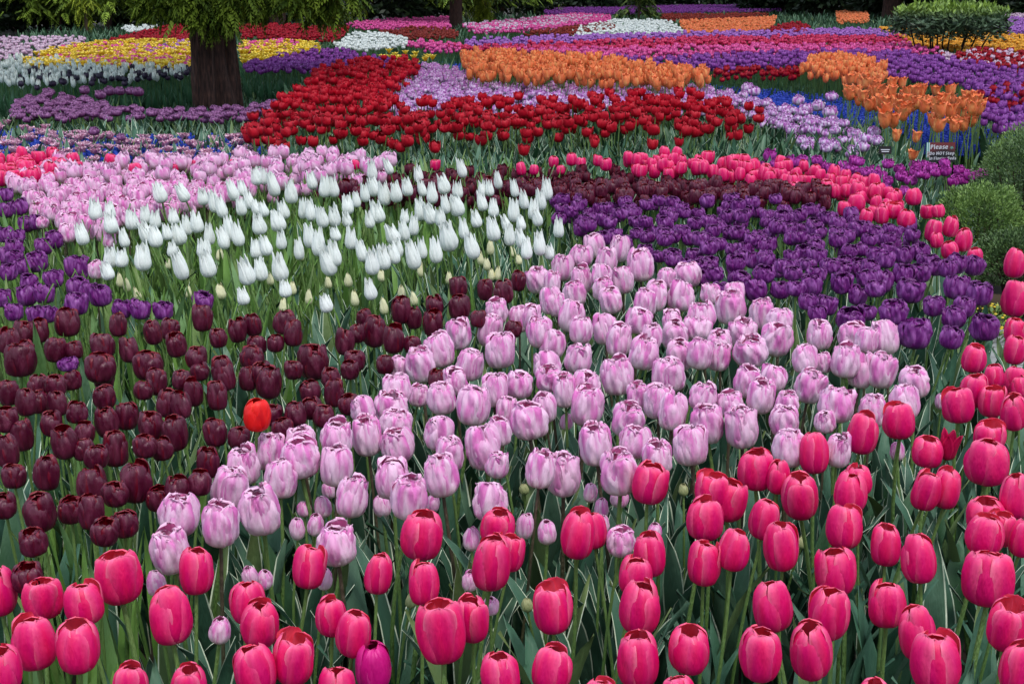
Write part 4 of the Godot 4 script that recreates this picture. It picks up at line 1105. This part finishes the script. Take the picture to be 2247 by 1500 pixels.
func trees() -> void:
	var g0 := srgb(50, 74, 26)
	var g1 := srgb(146, 168, 58)
	# the thick trunk that stands in the left-hand beds
	var foot := spot(480, 268, 0.0)
	var s := depth_of(foot) / FOCAL
	var t := thing("cedar_tree", foot)
	tag(t, "thick red-brown cedar trunk standing among the violet tulips, drooping sprays above", "tree")
	part("trunk", trunk_shape(9.0, 46 * s, 38 * s, 0.12, 0.30, 1.0, 72, 60).mesh(M.bark), t)
	var cr := crown_shape(1.75, 8.0, 3.2, 700, 0.2, g0, g1)
	# sprays that hang into view: x, y of the tip, spread, fronds, brightness
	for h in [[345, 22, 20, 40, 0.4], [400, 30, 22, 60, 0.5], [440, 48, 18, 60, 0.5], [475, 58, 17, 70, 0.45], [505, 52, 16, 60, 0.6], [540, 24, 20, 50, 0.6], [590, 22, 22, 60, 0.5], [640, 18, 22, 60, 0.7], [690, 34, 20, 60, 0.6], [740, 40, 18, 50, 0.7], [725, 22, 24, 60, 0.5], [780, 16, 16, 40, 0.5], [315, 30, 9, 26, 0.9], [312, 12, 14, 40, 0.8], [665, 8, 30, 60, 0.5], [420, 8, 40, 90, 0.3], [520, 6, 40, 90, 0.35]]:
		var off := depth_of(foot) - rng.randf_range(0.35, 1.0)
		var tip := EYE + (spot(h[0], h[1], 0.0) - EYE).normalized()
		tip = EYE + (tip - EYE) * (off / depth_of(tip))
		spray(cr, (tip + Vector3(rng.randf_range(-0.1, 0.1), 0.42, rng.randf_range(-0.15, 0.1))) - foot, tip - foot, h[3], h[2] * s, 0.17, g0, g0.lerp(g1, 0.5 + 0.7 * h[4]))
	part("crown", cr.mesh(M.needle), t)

	# conifers farther back: x and y of the foot in the frame, trunk width there, what it is
	var c_a := crown_shape(1.15, 9.0, 3.4, 520, 0.34, srgb(34, 52, 24), srgb(96, 120, 52)).mesh(M.needle)
	var c_b := crown_shape(1.5, 10.0, 3.8, 520, 0.36, srgb(30, 46, 28), srgb(74, 100, 58)).mesh(M.needle)
	var c_c := crown_shape(0.75, 8.0, 3.0, 520, 0.3, srgb(50, 70, 26), srgb(140, 164, 60)).mesh(M.needle)
	var tk := [trunk_shape(8.0, 0.26, 0.14, 0.2, 0.08, 3.0).mesh(M.bark), trunk_shape(8.0, 0.26, 0.16, 0.3, 0.1, 5.0).mesh(M.bark)]
	var rows := [
		[612, 84, 40, 1, "grey conifer trunk right of the thick cedar, dark red tulips at its foot"],
		[1700, 40, 52, 1, "dark broad conifer trunk left of a pair of dark trunks"],
		[1792, 46, 74, 0, "broadest dark trunk of the far row, blue-green leaves at its foot"],
		[1828, 42, 18, 1, "slim leaning trunk right of the broadest dark trunk"],
		[1905, 40, 12, 1, "slim grey trunk above the distant orange tulips"],
		[1955, 58, 46, 0, "purplish dark trunk left of the flat-topped shrub"],
		[132, 82, 8, 2, "thin dark trunk at the left, pale pink tulips before it"],
		[238, 84, 14, 2, "thin grey trunk left of the crimson bank"],
		[40, 70, 22, 2, "conifer at the far left edge with bright low sprays"],
		[1000, 84, 30, 0, "dark conifer behind the middle beds, bright spray beside it"],
		[1065, 60, 16, 2, "conifer with a bright yellow-green low spray over the pink bank"],
		[870, 42, 20, 0, "dark conifer behind the far pink bed"],
		[1380, 30, 24, 1, "blue-green conifer above the white bank"],
		[1560, 12, 26, 0, "dark conifer behind the farthest violet bank"],
		[2160, 14, 16, 1, "slim dark trunk behind the flat-topped shrub"],
		[2225, 12, 14, 1, "slim dark trunk at the far right edge"],
		[330, 52, 20, 2, "conifer behind the crest of the crimson bank"],
		[730, 34, 22, 0, "conifer behind the crimson bank right of the cedar"],
		[1220, 12, 22, 1, "dark conifer behind the mixed far bank"],
		[1460, 14, 18, 0, "slim conifer left of the farthest violet bank"],
	]
	for r in rows:
		var p := spot(r[0], r[1], 0.0)
		var w: float = r[2] * depth_of(p) / FOCAL / 0.56
		var o := thing("conifer_tree", p)
		tag(o, r[4], "tree", "conifers behind the beds")
		part("trunk", tk[rng.randi() % 2], o, Transform3D(Basis(Vector3(0, 0, 1), rng.randf_range(-0.03, 0.03) if r[2] > 18 else -0.08) * Basis.from_scale(Vector3(w, 1, w)), Vector3.ZERO))
		part("crown", [c_a, c_b, c_c][r[3]], o, Transform3D(Basis(Vector3.UP, rng.randf() * TAU), Vector3(0, rng.randf_range(-0.1, 0.35), 0)))
	# the low sprays that catch the light in front of the dark wood
	for h in [[190, 62, 26, 130, 1.0, "bright yellow-green cedar sapling left of the crimson bank"], [75, 40, 20, 80, 0.7, "yellow-green cedar sapling at the far left"], [150, 20, 40, 120, 0.4, "dull green cedar sapling at the upper left"], [1062, 48, 30, 150, 0.9, "bright yellow-green cedar sapling over the pink bank"], [1010, 30, 26, 80, 0.4, "dull cedar sapling left of the bright one"], [880, 22, 40, 120, 0.3, "dark green cedar sapling behind the far pink bed"], [1400, 32, 40, 150, 0.25, "blue-green cedar sapling beside the white bank"], [1180, 14, 50, 120, 0.4, "cedar sapling above the mixed far bank"]]:
		var foot2 := spot(h[0], h[1] + 34, 0.0)
		var sc := depth_of(foot2) / FOCAL
		var o := thing("cedar_sapling", foot2)
		tag(o, h[5], "tree", "cedar saplings behind the beds")
		var sh := Shape.new()
		sh.tube([Vector3.ZERO, Vector3(0.03, 0.8, 0), Vector3(0, 1.9, 0)], [0.05, 0.04, 0.015], 7, srgb(70, 56, 44))
		part("trunk", sh.mesh(M.plain), o)
		var cs := Shape.new()
		var big: float = h[2] * sc
		for q in 26:
			var a := rng.randf() * TAU
			var y := rng.randf_range(0.42, 1.9)
			var rr := big * rng.randf_range(0.3, 1.0) * (1.35 - y * 0.45)
			var tip := Vector3(cos(a) * rr, y, sin(a) * rr)
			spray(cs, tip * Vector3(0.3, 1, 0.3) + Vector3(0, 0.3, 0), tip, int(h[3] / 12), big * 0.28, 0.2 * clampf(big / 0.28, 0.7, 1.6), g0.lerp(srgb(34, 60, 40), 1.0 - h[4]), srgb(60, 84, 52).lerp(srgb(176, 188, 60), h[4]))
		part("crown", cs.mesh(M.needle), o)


# a clipped or loose shrub: twigs inside and small leaves all over a lumpy dome
func shrub(called: String, at: Vector3, size: Vector3, count: int, leaf: float, tones: Array, label: String, group: String, hollow := 0.62, bottom := -0.75) -> Node3D:
	var o := thing(called, at)
	tag(o, label, "shrub", group)
	var tw := Shape.new()
	for k in 14:
		var a := rng.randf() * TAU
		var e := Vector3(cos(a) * size.x, 0, sin(a) * size.z) * rng.randf_range(0.3, 0.75)
		tw.tube([Vector3(cos(a), 0, sin(a)) * 0.03, e * 0.5 + Vector3(0, size.y * 0.7, 0), e + Vector3(0, size.y * rng.randf_range(1.1, 1.6), 0)], [0.012, 0.008, 0.004], 5, srgb(58, 44, 36))
	part("stems", tw.mesh(M.plain), o)
	var sh := Shape.new()
	for k in count:
		var d := Vector3(rng.randfn(), rng.randfn(), rng.randfn()).normalized()
		if d.y < bottom:
			continue
		var lump := 1.0 + 0.34 * wob.get_noise_3dv(d * 14.0 + at * 5.0) + 0.12 * wob.get_noise_3dv(d * 50.0 + at)
		var p := d * size * lump * lerpf(hollow, 1.0, pow(rng.randf(), 0.45)) * (1.0 if rng.randf() > 0.02 else 1.1) + Vector3(0, size.y, 0)
		if p.y < 0.02:
			continue
		var dir := (d + Vector3(rng.randf_range(-0.9, 0.9), rng.randf_range(-0.3, 0.9), rng.randf_range(-0.9, 0.9))).normalized()
		var side := dir.cross(Vector3(rng.randfn(), rng.randfn(), rng.randfn())).normalized() * leaf * 0.22
		var l := leaf * rng.randf_range(0.7, 1.3)
		var c: Color = tones[0].lerp(tones[1], clampf(0.45 + 0.5 * wob.get_noise_3dv(p * 60.0) + rng.randf_range(-0.3, 0.3), 0, 1))
		sh.quad(p, p + dir * l * 0.5 + side, p + dir * l, p + dir * l * 0.5 - side, c, c.lerp(tones[1], 0.4))
	part("foliage", sh.mesh(M.leaf), o)
	return o


func shrubs() -> void:
	var box := [srgb(44, 74, 34), srgb(140, 170, 88)]
	var dim := [srgb(36, 58, 32), srgb(104, 132, 76)]
	var place := func(x: float, y: float, depth: float) -> Vector3:
		var p := EYE + (spot(x, y, 0.0) - EYE)
		p = EYE + (p - EYE) * (depth / depth_of(p))
		return Vector3(p.x, 0, p.z)
	shrub("clipped_shrub", place.call(2150, 500, 6.15), Vector3(0.235, 0.235, 0.25), 24000, 0.016, box, "light green mounded shrub beside the end of the pink drift", "clipped evergreen shrubs at the right", 0.7)
	shrub("clipped_shrub", place.call(2262, 420, 6.6), Vector3(0.27, 0.325, 0.27), 22000, 0.016, dim, "dark green mounded shrub at the right edge, tallest of the near three", "clipped evergreen shrubs at the right", 0.7)
	shrub("clipped_shrub", place.call(2262, 350, 7.3), Vector3(0.26, 0.30, 0.26), 20000, 0.016, box, "light green mounded shrub below the violet patch at the right edge", "clipped evergreen shrubs at the right", 0.7)
	shrub("clipped_shrub", place.call(2242, 520, 5.75), Vector3(0.20, 0.17, 0.2), 11000, 0.016, dim, "low dark shrub under the right-edge shrubs, bare stems showing", "clipped evergreen shrubs at the right", 0.7, -0.2)
	# a mossy root below them, and a few small plants with yellow flowers
	var log := Shape.new()
	log.tube([Vector3(-0.2, 0.03, 0), Vector3(-0.05, 0.06, 0.01), Vector3(0.12, 0.05, -0.01), Vector3(0.3, 0.03, 0)], [0.03, 0.05, 0.045, 0.02], 12, srgb(58, 46, 38), srgb(74, 62, 46))
	var lg := whole("tree_root", log.mesh(M.plain), Transform3D(Basis(), place.call(2190, 600, 5.6)))
	tag(lg, "dark brown root lying on the soil under the clipped shrubs", "root")
	for k in 9:
		var p: Vector3 = place.call(2150 + rng.randf() * 60, 660, 5.0 + rng.randf() * 0.5)
		var o := thing("yellow_cushion_plant", p)
		tag(o, "low green plant with tiny yellow flowers, " + ordinal(k + 1) + " planted beside the board walk", "plant", "low yellow-flowered plants by the walk")
		var lf := Shape.new()
		var fl := Shape.new()
		for q in 34:
			var a := rng.randf() * TAU
			var r := sqrt(rng.randf()) * 0.055
			var b := Vector3(cos(a) * r, rng.randf_range(0.02, 0.09), sin(a) * r)
			var d := Vector3(cos(a), rng.randf_range(0.3, 1.4), sin(a)).normalized()
			var sd := d.cross(Vector3.UP).normalized() * 0.006
			lf.quad(b, b + d * 0.014 + sd, b + d * 0.03, b + d * 0.014 - sd, srgb(70, 100, 40), srgb(130, 150, 60))
			if q % 6 == 0:
				fl.blob(b + Vector3(0, 0.035, 0), Vector3(0.007, 0.004, 0.007), 6, 4, srgb(236, 206, 60))
		part("leaves", lf.mesh(M.leaf), o)
		part("flowers", fl.mesh(M.petal), o)
	# the flat-topped shrub on crooked stems in the apricot bed
	var rp: Vector3 = place.call(2078, 104, 20.5)
	var o := thing("rhododendron_shrub", rp)
	tag(o, "flat-topped evergreen shrub on bare crooked stems above the apricot tulips", "shrub")
	var sc := 20.5 / FOCAL
	for k in 13:
		var a := TAU * k / 13 + rng.randf() * 0.3
		var e := Vector3(cos(a), 0, sin(a)) * rng.randf_range(0.25, 0.8)
		var b := Vector3(e.x * 0.3, 0, e.z * 0.3)
		var sh := Shape.new()
		sh.tube([b, b.lerp(e, 0.35) + Vector3(0.05, 0.2, 0), b.lerp(e, 0.7) + Vector3(-0.03, 0.48, 0.02), e + Vector3(0, 0.8, 0)], [0.024, 0.02, 0.015, 0.01], 6, srgb(40, 32, 30))
		part("stem", sh.mesh(M.plain), o)
	var lv := Shape.new()
	for k in 7000:
		var a := rng.randf() * TAU
		var r := sqrt(rng.randf()) * (0.9 + 0.25 * wob.get_noise_2d(cos(a) * 14.0, sin(a) * 14.0))
		var top := 1.10 - 0.2 * pow(r, 3.0) + 0.14 * wob.get_noise_2d(cos(a) * r * 30.0, sin(a) * r * 30.0)
		var low := 0.62 + 0.16 * wob.get_noise_2d(cos(a) * r * 26.0 + 90.0, sin(a) * r * 26.0)
		var y := lerpf(low, top, pow(rng.randf(), 0.55))
		var p := Vector3(cos(a) * r * 0.98, y, sin(a) * r * 0.8)
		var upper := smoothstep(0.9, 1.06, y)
		var d := Vector3(rng.randf_range(-1, 1), rng.randf_range(-0.4, 0.7) + upper * 0.9, rng.randf_range(-1, 1)).normalized()
		var sd := d.cross(Vector3(rng.randfn(), rng.randfn(), rng.randfn())).normalized() * 0.017
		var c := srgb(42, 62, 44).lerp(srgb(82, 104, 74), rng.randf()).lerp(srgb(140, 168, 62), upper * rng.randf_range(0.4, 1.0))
		lv.quad(p, p + d * 0.045 + sd, p + d * 0.1, p + d * 0.045 - sd, c, c)
	part("foliage", lv.mesh(M.leaf), o)
	# dark evergreen undergrowth that closes the wood behind everything
	var ug := [[-20, 74, 38.0, 1.7], [90, 78, 40.0, 1.7], [250, 70, 44.0, 1.7], [20, 60, 46.0, 2.2], [180, 55, 48.0, 2.2], [330, 44, 44.0, 2.0], [480, 38, 40.0, 2.2], [640, 32, 44.0, 2.2], [800, 26, 48.0, 2.4], [930, 22, 52.0, 2.4], [1090, 16, 56.0, 2.6], [1250, 8, 66.0, 2.8], [1400, 6, 72.0, 2.8], [1560, 4, 76.0, 3.0], [1720, 10, 60.0, 2.6], [1860, 10, 56.0, 2.6], [2000, 10, 52.0, 2.4], [2120, 10, 48.0, 2.2], [2240, 8, 50.0, 2.4], [2330, 8, 50.0, 2.4]]
	var proto: Node3D = null
	for u in ug:
		var p: Vector3 = place.call(u[0], 60, u[2])
		var f: float = u[3]
		if proto == null:
			proto = shrub("evergreen_shrub", Vector3.ZERO, Vector3(1.0, 0.6, 0.7), 7000, 0.13, [srgb(18, 30, 18), srgb(46, 64, 36)], "", "dark evergreens closing the wood", 0.5)
			proto.position = p
		else:
			var r: Node3D = proto.duplicate()
			r.name = numbered("evergreen_shrub")
			add_child(r)
			r.position = p
			proto = r
		proto.basis = Basis(Vector3.UP, rng.randf() * TAU).scaled(Vector3.ONE * f)
		tag(proto, "dark evergreen shrub closing the wood, " + ordinal(ug.find(u) + 1) + " from left", "shrub", "dark evergreens closing the wood")


func letters(text: String, high: float, o: Node3D, at: Vector3, m: Material, slant := 0.22) -> void:
	var tm := TextMesh.new()
	var sf := SystemFont.new()
	sf.font_names = PackedStringArray(["Droid Sans"])
	sf.font_weight = 700
	var fv := FontVariation.new()
	fv.base_font = sf
	fv.variation_transform = Transform2D(Vector2(1, 0), Vector2(slant, 1), Vector2.ZERO)
	tm.font = fv
	tm.text = text
	tm.font_size = 32
	tm.pixel_size = high / 24.0
	tm.depth = 0.0015
	tm.material = m
	tm.horizontal_alignment = HORIZONTAL_ALIGNMENT_LEFT
	part("lettering", tm, o, Transform3D(Basis(), at))


func signs() -> void:
	var put := func(x: float, y: float, depth: float) -> Vector3:
		var p := EYE + (spot(x, y, 0.0) - EYE)
		return EYE + (p - EYE) * (depth / depth_of(p))
	var white := StandardMaterial3D.new()
	white.albedo_color = Color(0.76, 0.76, 0.79)
	white.roughness = 0.6
	var c: Vector3 = put.call(2064, 334, 7.55)
	var s := 7.55 / FOCAL
	var o := thing("warning_sign", Vector3(c.x, 0, c.z))
	tag(o, "small black and maroon sign asking people not to step in the flower beds", "sign")
	var im := Image.create(192, 128, false, Image.FORMAT_RGB8)
	for y in 128:
		for x in 192:
			var col := Color8(20, 20, 26).lerp(Color8(104, 34, 40), smoothstep(0.75, 0.3, (y + 0.25 * (96 - absf(x - 120))) / 128.0))
			if x < 24:
				col = Color8(70, 128, 124) if (x / 6) % 2 == 0 else Color8(190, 216, 214)
				if y > 58 and x > 6 and (x + y / 2) % 9 < 4:
					col = Color8(150, 40, 44)
				if y > 96:
					col = Color8(40, 84, 60)
			if Vector2(x - 168, (y - 34) * 1.2).length() < 9 + 5 * sin(atan2(y - 34.0, x - 168.0) * 5.0):
				col = Color8(86, 150, 140)
			im.set_pixel(x, y, col)
	var bmat := StandardMaterial3D.new()
	bmat.albedo_texture = ImageTexture.create_from_image(im)
	bmat.roughness = 0.45
	var w := 64 * s
	var h := 43 * s
	var face := QuadMesh.new()
	face.size = Vector2(w, h)
	face.material = bmat
	var back := BoxMesh.new()
	back.size = Vector3(w, h, 0.008)
	var dk := StandardMaterial3D.new()
	dk.albedo_color = Color(0.12, 0.11, 0.12)
	back.material = dk
	var turn := Basis(Vector3(1, 0, 0), -0.12) * Basis(Vector3(0, 0, 1), 0.01)
	var hub := MeshInstance3D.new()
	hub.name = "board"
	hub.mesh = back
	hub.transform = Transform3D(turn, Vector3(0, c.y, 0))
	o.add_child(hub, true)
	part("print", face, hub, Transform3D(Basis(), Vector3(0, 0, 0.0062)))
	letters("Please", 9.6 * s, hub, Vector3(-w * 0.37, h * 0.25, 0.0085), white)
	letters("Do NOT Step", 6.8 * s, hub, Vector3(-w * 0.385, -h * 0.07, 0.0085), white)
	letters("in Flower Beds", 6.4 * s, hub, Vector3(-w * 0.4, -h * 0.32, 0.0085), white)
	var st := BoxMesh.new()
	st.size = Vector3(0.02, c.y, 0.008)
	st.material = dk
	part("stake", st, o, Transform3D(Basis(), Vector3(0, c.y / 2, -0.016)))
	var tags := [[1943, 329, 26, 15, 0.0, "small dark plant label with two printed lines behind the orchid tulips"], [1778, 341, 12, 16, 1.25, "small dark plant label turned edgewise beside the double lilac tulips"]]
	for t in tags:
		var q: Vector3 = put.call(t[0], t[1], 7.5)
		var l := thing("plant_label", Vector3(q.x, 0, q.z))
		tag(l, t[5], "label", "plant labels")
		var bb := BoxMesh.new()
		bb.size = Vector3(27 * s, 17 * s, 0.003)
		bb.material = dk
		var b := MeshInstance3D.new()
		b.name = "board"
		b.mesh = bb
		b.transform = Transform3D(Basis(Vector3.UP, t[4]) * Basis(Vector3(1, 0, 0), -0.35), Vector3(0, q.y, 0))
		l.add_child(b, true)
		for k in 2:
			var ln := BoxMesh.new()
			ln.size = Vector3((19.0 - k * 3.0) * s, 1.8 * s, 0.001)
			ln.material = white
			part("printed_line", ln, b, Transform3D(Basis(), Vector3(0, (0.5 - k * 4.2) * s, 0.0022)))
		var stk := BoxMesh.new()
		stk.size = Vector3(0.008, q.y, 0.004)
		stk.material = white
		part("stake", stk, l, Transform3D(Basis(), Vector3(0, q.y / 2 - 0.01, -0.012)))
